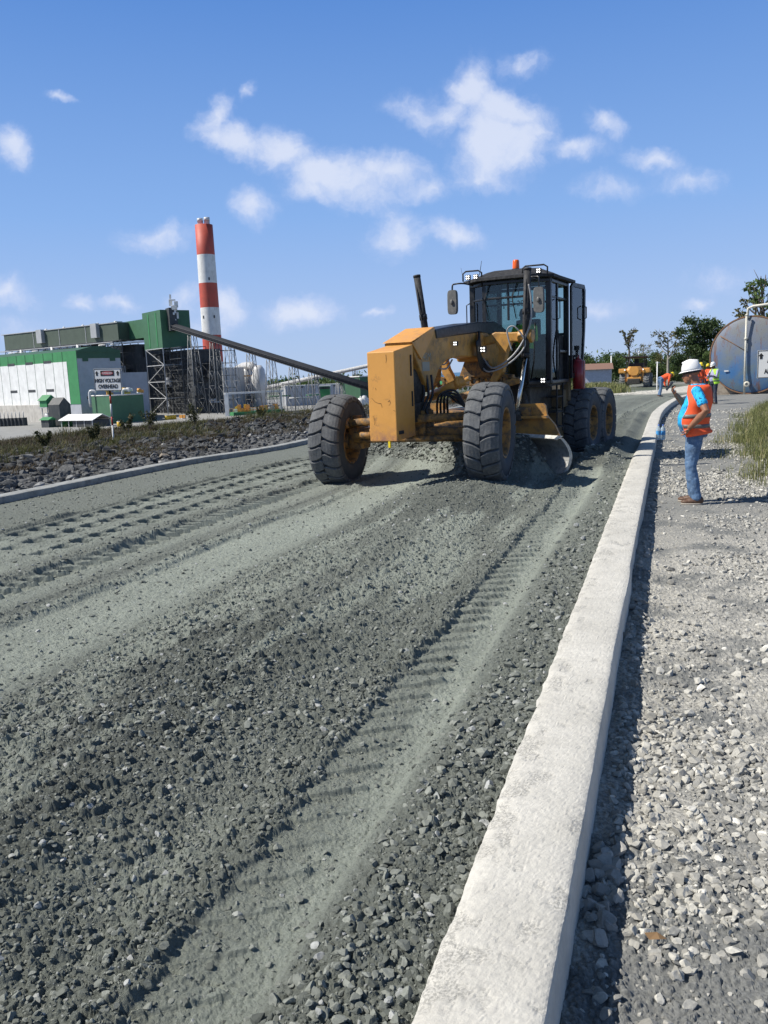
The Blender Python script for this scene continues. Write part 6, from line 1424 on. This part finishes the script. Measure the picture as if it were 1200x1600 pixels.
def cooling():
    A = at(141, 315); r = empty('cooling_unit', (A.x, A.y, ZP), label='dark green boxed cooling unit with orange pumps and white rail on top', cat='cooling unit')
    B_ = at(170, 303); Cc = at(222, 318); H_ = zof(170, 619, 303)-ZP
    b = MB(); b.add([(0, 0, 0), ((B_-A).x, (B_-A).y, 0), ((Cc-A).x, (Cc-A).y, 0), ((Cc-B_).x, (Cc-B_).y+12, 0)]+[(0, 0, H_), ((B_-A).x, (B_-A).y, H_), ((Cc-A).x, (Cc-A).y, H_), ((Cc-B_).x, (Cc-B_).y+12, H_)], [(0, 1, 5, 4), (1, 2, 6, 5), (2, 3, 7, 6), (3, 0, 4, 7), (4, 5, 6, 7)]); b.build('casing', m_pgd2, r)
    b = MB(); b.tube([(0, 0, H_+.2), ((B_-A).x, (B_-A).y, H_+.2), ((Cc-A).x, (Cc-A).y, H_+.2)], .25, n=6); b.build('rail', m_chw, r)
    rg = random.Random(3)
    for k in range(12): p = (Cc-A)*rg.uniform(.05, .85)+Vector((0, 4, H_+rg.uniform(.3, 2.2))); b = MB(); b.cyl(p, p+Vector((rg.uniform(1, 2.5), 0, 0)), rg.uniform(.4, .8), n=10); b.build('pump', rg.choice((m_por, m_por, m_pye, m_chw)), r)
    for px in (139, 191): p = at(px, 312)-A; p.z = 0; b = MB(); b.tube([p+Vector((0, 0, H_-4)), p+Vector((0, 0, H_+1.5)), p+Vector((1.6, 0, H_+2)), p+Vector((2.6, 0, H_+1.5))], .55, n=8, sub=3); b.build('duct', m_silver, r)
cooling()
def portal():
    A = at(352, 330); B_ = at(437, 345); r = empty('portal_frame', (A.x, A.y, ZP), label='white concrete portal frame standing over yellow pump skids', cat='frame'); d = B_-A; H_ = zof(352, 614, 330)-ZP; b = MB()
    for f in (0, 1): b.box((d.x*f, d.y*f, H_/2), (1.5 if f == 0 else 1.0, 1.5, H_))
    b.box((d.x/2, d.y/2, H_-.3), (d.length+1.5, 1.3, .7), rot=(0, 0, math.atan2(d.y, d.x))); b.box((d.x/2, d.y/2+9, H_-.3), (d.length, 1.0, .6), rot=(0, 0, math.atan2(d.y, d.x)))
    b.build('frame', m_chw, r)
    s_ = empty('pump_skid', (A.x, A.y, ZP), label='yellow and cream pump skids on a green base inside the portal frame', cat='pump skid'); rg = random.Random(4)
    b = MB(); b.box((d.x*.5, d.y*.5+3, .7), (d.length*.95, 6, 1.4), rot=(0, 0, math.atan2(d.y, d.x))); b.build('base', m_pg, s_)
    for k in range(26): f = rg.uniform(.08, .95); w_ = rg.uniform(.6, 2.4); h_ = rg.uniform(.6, 3.0); b = MB(); b.box((d.x*f, d.y*f+rg.uniform(1, 5), 1.4+h_/2), (w_, 1.2, h_)); b.build('housing', rg.choice((m_por, m_pye, m_chw, m_chw, m_pye)), s_)
    b = MB()
    for z in (2.0, 2.9): b.tube([(d.x*.05, d.y*.05-.5, z), (d.x*.95, d.y*.95-.5, z)], .12, n=4)
    for k in range(14): f = .05+.9*k/13; b.cyl((d.x*f, d.y*f-.5, 1.3), (d.x*f, d.y*f-.5, 2.9), .10, n=4)
    b.build('handrail', m_por, s_)
portal()
def vessels():
    A = at(385, 440); r = empty('gas_cleaning_unit', (A.x, A.y, ZP), label='cluster of silver vessels and ducts right of the chimney', cat='industrial plant')
    for (px, dp, y, rad) in ((362, 445, 578, 3.2), (374, 448, 572, 3.8), (387, 446, 574, 3.4), (405, 432, 571, 3.3)):
        p = at(px, dp)-A; p.z = 0; h_ = zof(px, y, dp)-ZP; b = MB(); b.lathe([(rad, 0), (rad, h_*.42), (rad*1.25, h_*.5), (rad*1.25, h_*.72), (rad, h_*.8), (rad*.95, h_*.9), (rad*.5, h_), (.1, h_*1.01)], c=p, n=24); b.build('vessel', m_silver, r)
    b = MB(); p = at(374, 448)-A; q = at(400, 436)-A; zt = zof(380, 576, 445)-ZP; b.tube([(p.x, p.y, zt), (p.x+3, p.y, zt+1.4), (q.x-2, q.y, zt+1.2), (q.x, q.y, zt-1)], 2.0, n=12, sub=5); b.build('duct', m_silver, r)
    b = MB(); o = at(356, 436)-A; o.z = 0; frames(b, o, Vector((1, 0, 0)), Vector((0, 1, 0)), 20, 10, zof(370, 588, 440)-ZP, 5, 1, 5, .25); b.build('steel_frame', m_pds, r)
    b = MB(); b.box((o.x+10, o.y+1, zof(370, 588, 440)-ZP), (20, 3, .8)); b.build('walkway', m_por, r)
    rg = random.Random(14)
    for k in range(16): b = MB(); b.box((o.x+rg.uniform(0, 20), o.y+rg.uniform(2, 8), rg.uniform(2, 12)), (rg.uniform(1, 4), 3, rg.uniform(1, 4))); b.build('duct', rg.choice((m_pds, m_pgr, m_silver)), r)
vessels()
rg = random.Random(9)
ct = 0
for (px, dp, h_) in ((562, 330, 5.2), (567, 331, 6.2), (573, 332, 5.0)):
    p = at(px, dp); b = MB(); b.lathe([(1.7, 0), (1.7, h_*.8), (.9, h_), (.1, h_*1.03)], n=16); b.cyl((0, 0, h_), (0, 0, h_+.7), .3); o = b.build('storage_vessel', m_chw, label='white upright vessel in the cluster beside the yellow nose of the grader', cat='tank', group='white vessels beside the transfer shed'); o.location = (p.x, p.y, ZP)
# concrete wall, small transformers, bollards, drums along the plant road
def misc(px, dp, nm, lb, cat, shapes, group=None):
    p = at(px, dp); r = empty(nm, (p.x, p.y, ZP), R(-30), label=lb, cat=cat, group=group)
    for nm2, m_, kind, a in shapes:
        b = MB()
        if kind == 'box': b.box(a[0], a[1], bev=.05)
        elif kind == 'cyl': b.cyl(a[0], a[1], a[2], n=12)
        elif kind == 'roof': b.prism(a[0], a[1], a[2], 'x')
        b.build(nm2, m_, r)
misc(72, 305, 'green_kiosk', 'small green gabled kiosk raised on grey pipework', 'kiosk', [('wall', m_pg, 'box', ((0, 0, 8.5), (4, 4, 2.6))), ('roof', m_pg, 'roof', ([(-2.6, 9.6), (0, 11.6), (2.6, 9.6)], -2.4, 2.4)), ('leg', m_pst, 'box', ((-1.5, -1.5, 3.6), (.3, .3, 7.2))), ('leg', m_pst, 'box', ((1.5, -1.5, 3.6), (.3, .3, 7.2))), ('tank', m_pst, 'cyl', ((0, 0, 1), (0, 0, 5), 1.5)), ('platform', m_pst, 'box', ((0, 0, 7.0), (5, 5, .3)))])
misc(84, 302, 'hopper', 'dark grey hopper block between kiosk and hall', 'hopper', [('casing', m_pds, 'box', ((2, 0, 4), (6, 5, 8))), ('cap', m_pds, 'roof', ([(-2.5, 8), (0, 10.5), (2.5, 8)], -1, 5))])
misc(70, 296, 'guard_hut', 'tiny green roofed hut by the plant road', 'hut', [('wall', m_pds, 'box', ((0, 0, 1.4), (4, 3, 2.8))), ('roof', m_pg, 'roof', ([(-2, 2.8), (0, 3.8), (2, 2.8)], -2.6, 2.6))])
for k, px in enumerate(range(-4, 34, 6)): misc(px, 318, 'transformer', 'dark transformer unit in the yard left of the concrete wall', 'transformer', [('casing', m_pds, 'box', ((0, 0, 1.6), (1.4, 2, 3.2))), ('bushing', m_pst, 'cyl', ((0, 0, 3.2), (0, 0, 5.5), .15))], 'transformers before the hall')
for px, dp in ((181, 280), (256, 318), (260, 319), (264, 320), (268, 321)): misc(px, dp, 'drum', 'yellow drum on the plant road', 'drum', [('drum_body', m_pye, 'cyl', ((0, 0, .1), (0, 0, 1.8), .8)), ('lid', m_chw, 'cyl', ((0, 0, 1.8), (0, 0, 1.95), .82))], 'yellow drums by the plant road')
for px, dp in ((279, 322), (283, 323)): misc(px, dp, 'barrier', 'orange barrier on the plant road', 'barrier', [('board', m_por, 'box', ((0, 0, 1.0), (1.6, .5, 1.2))), ('foot', m_chw, 'box', ((0, 0, .2), (1.8, .9, .3)))], 'orange barriers by the plant road')
# pipe racks and light masts in the yard behind the front tyre
for k, (px, dp, ty) in enumerate(((420, 380, 600), (452, 360, 604), (478, 400, 601), (520, 380, 603), (590, 350, 590), (700, 360, 598))):
    p = at(px, dp); r = empty('pipe_rack', (p.x, p.y, ZP), label=('silver grey pipe rack at the foot of the conveyors',)[0], cat='pipe rack', group='pipe racks under the conveyors'); b = MB(); H_ = max(2.5, zof(px, ty, dp)-ZP); frames(b, Vector((0, 0, 0)), Vector((1, .1, 0)), Vector((0, 1, 0)), 9, 3, H_, 3, 1, 2, .2); b.build('steel_frame', cmat('dull_grey_steel', (.2, .2, .2)), r)
    b = MB(); [b.cyl((-.5, i*.7, H_*.5+.3), (9.5, i*.7+1, H_*.5+.3), .25, n=6) for i in range(3)]; b.build('pipe', rg.choice((m_silver, m_pg, m_chw)), r)
# lattice green truss behind the gooseneck arch
p = at(672, 330); r = empty('green_store', (p.x, p.y, ZP), label='green roofed open store seen through the arch of the grader frame', cat='store'); b = MB(); H_ = zof(690, 606, 330)-ZP
b.prism([(0, H_), (9, H_+2.6), (18, H_), (9, H_+2.2)], 0, 30, 'x'); b.build('roof', m_pg, r); b = MB(); frames(b, Vector((0, -1, 0)), Vector((1, 0, 0)), Vector((0, 1, 0)), 30, 3, H_, 14, 1, 1, .3); b.build('truss', m_chw, r)
b = MB(); [b.box((x, 2, 2), (3, 3, 4)) for x in (2, 9, 14, 22)]; b.build_split('stored_crate', m_chw, r)
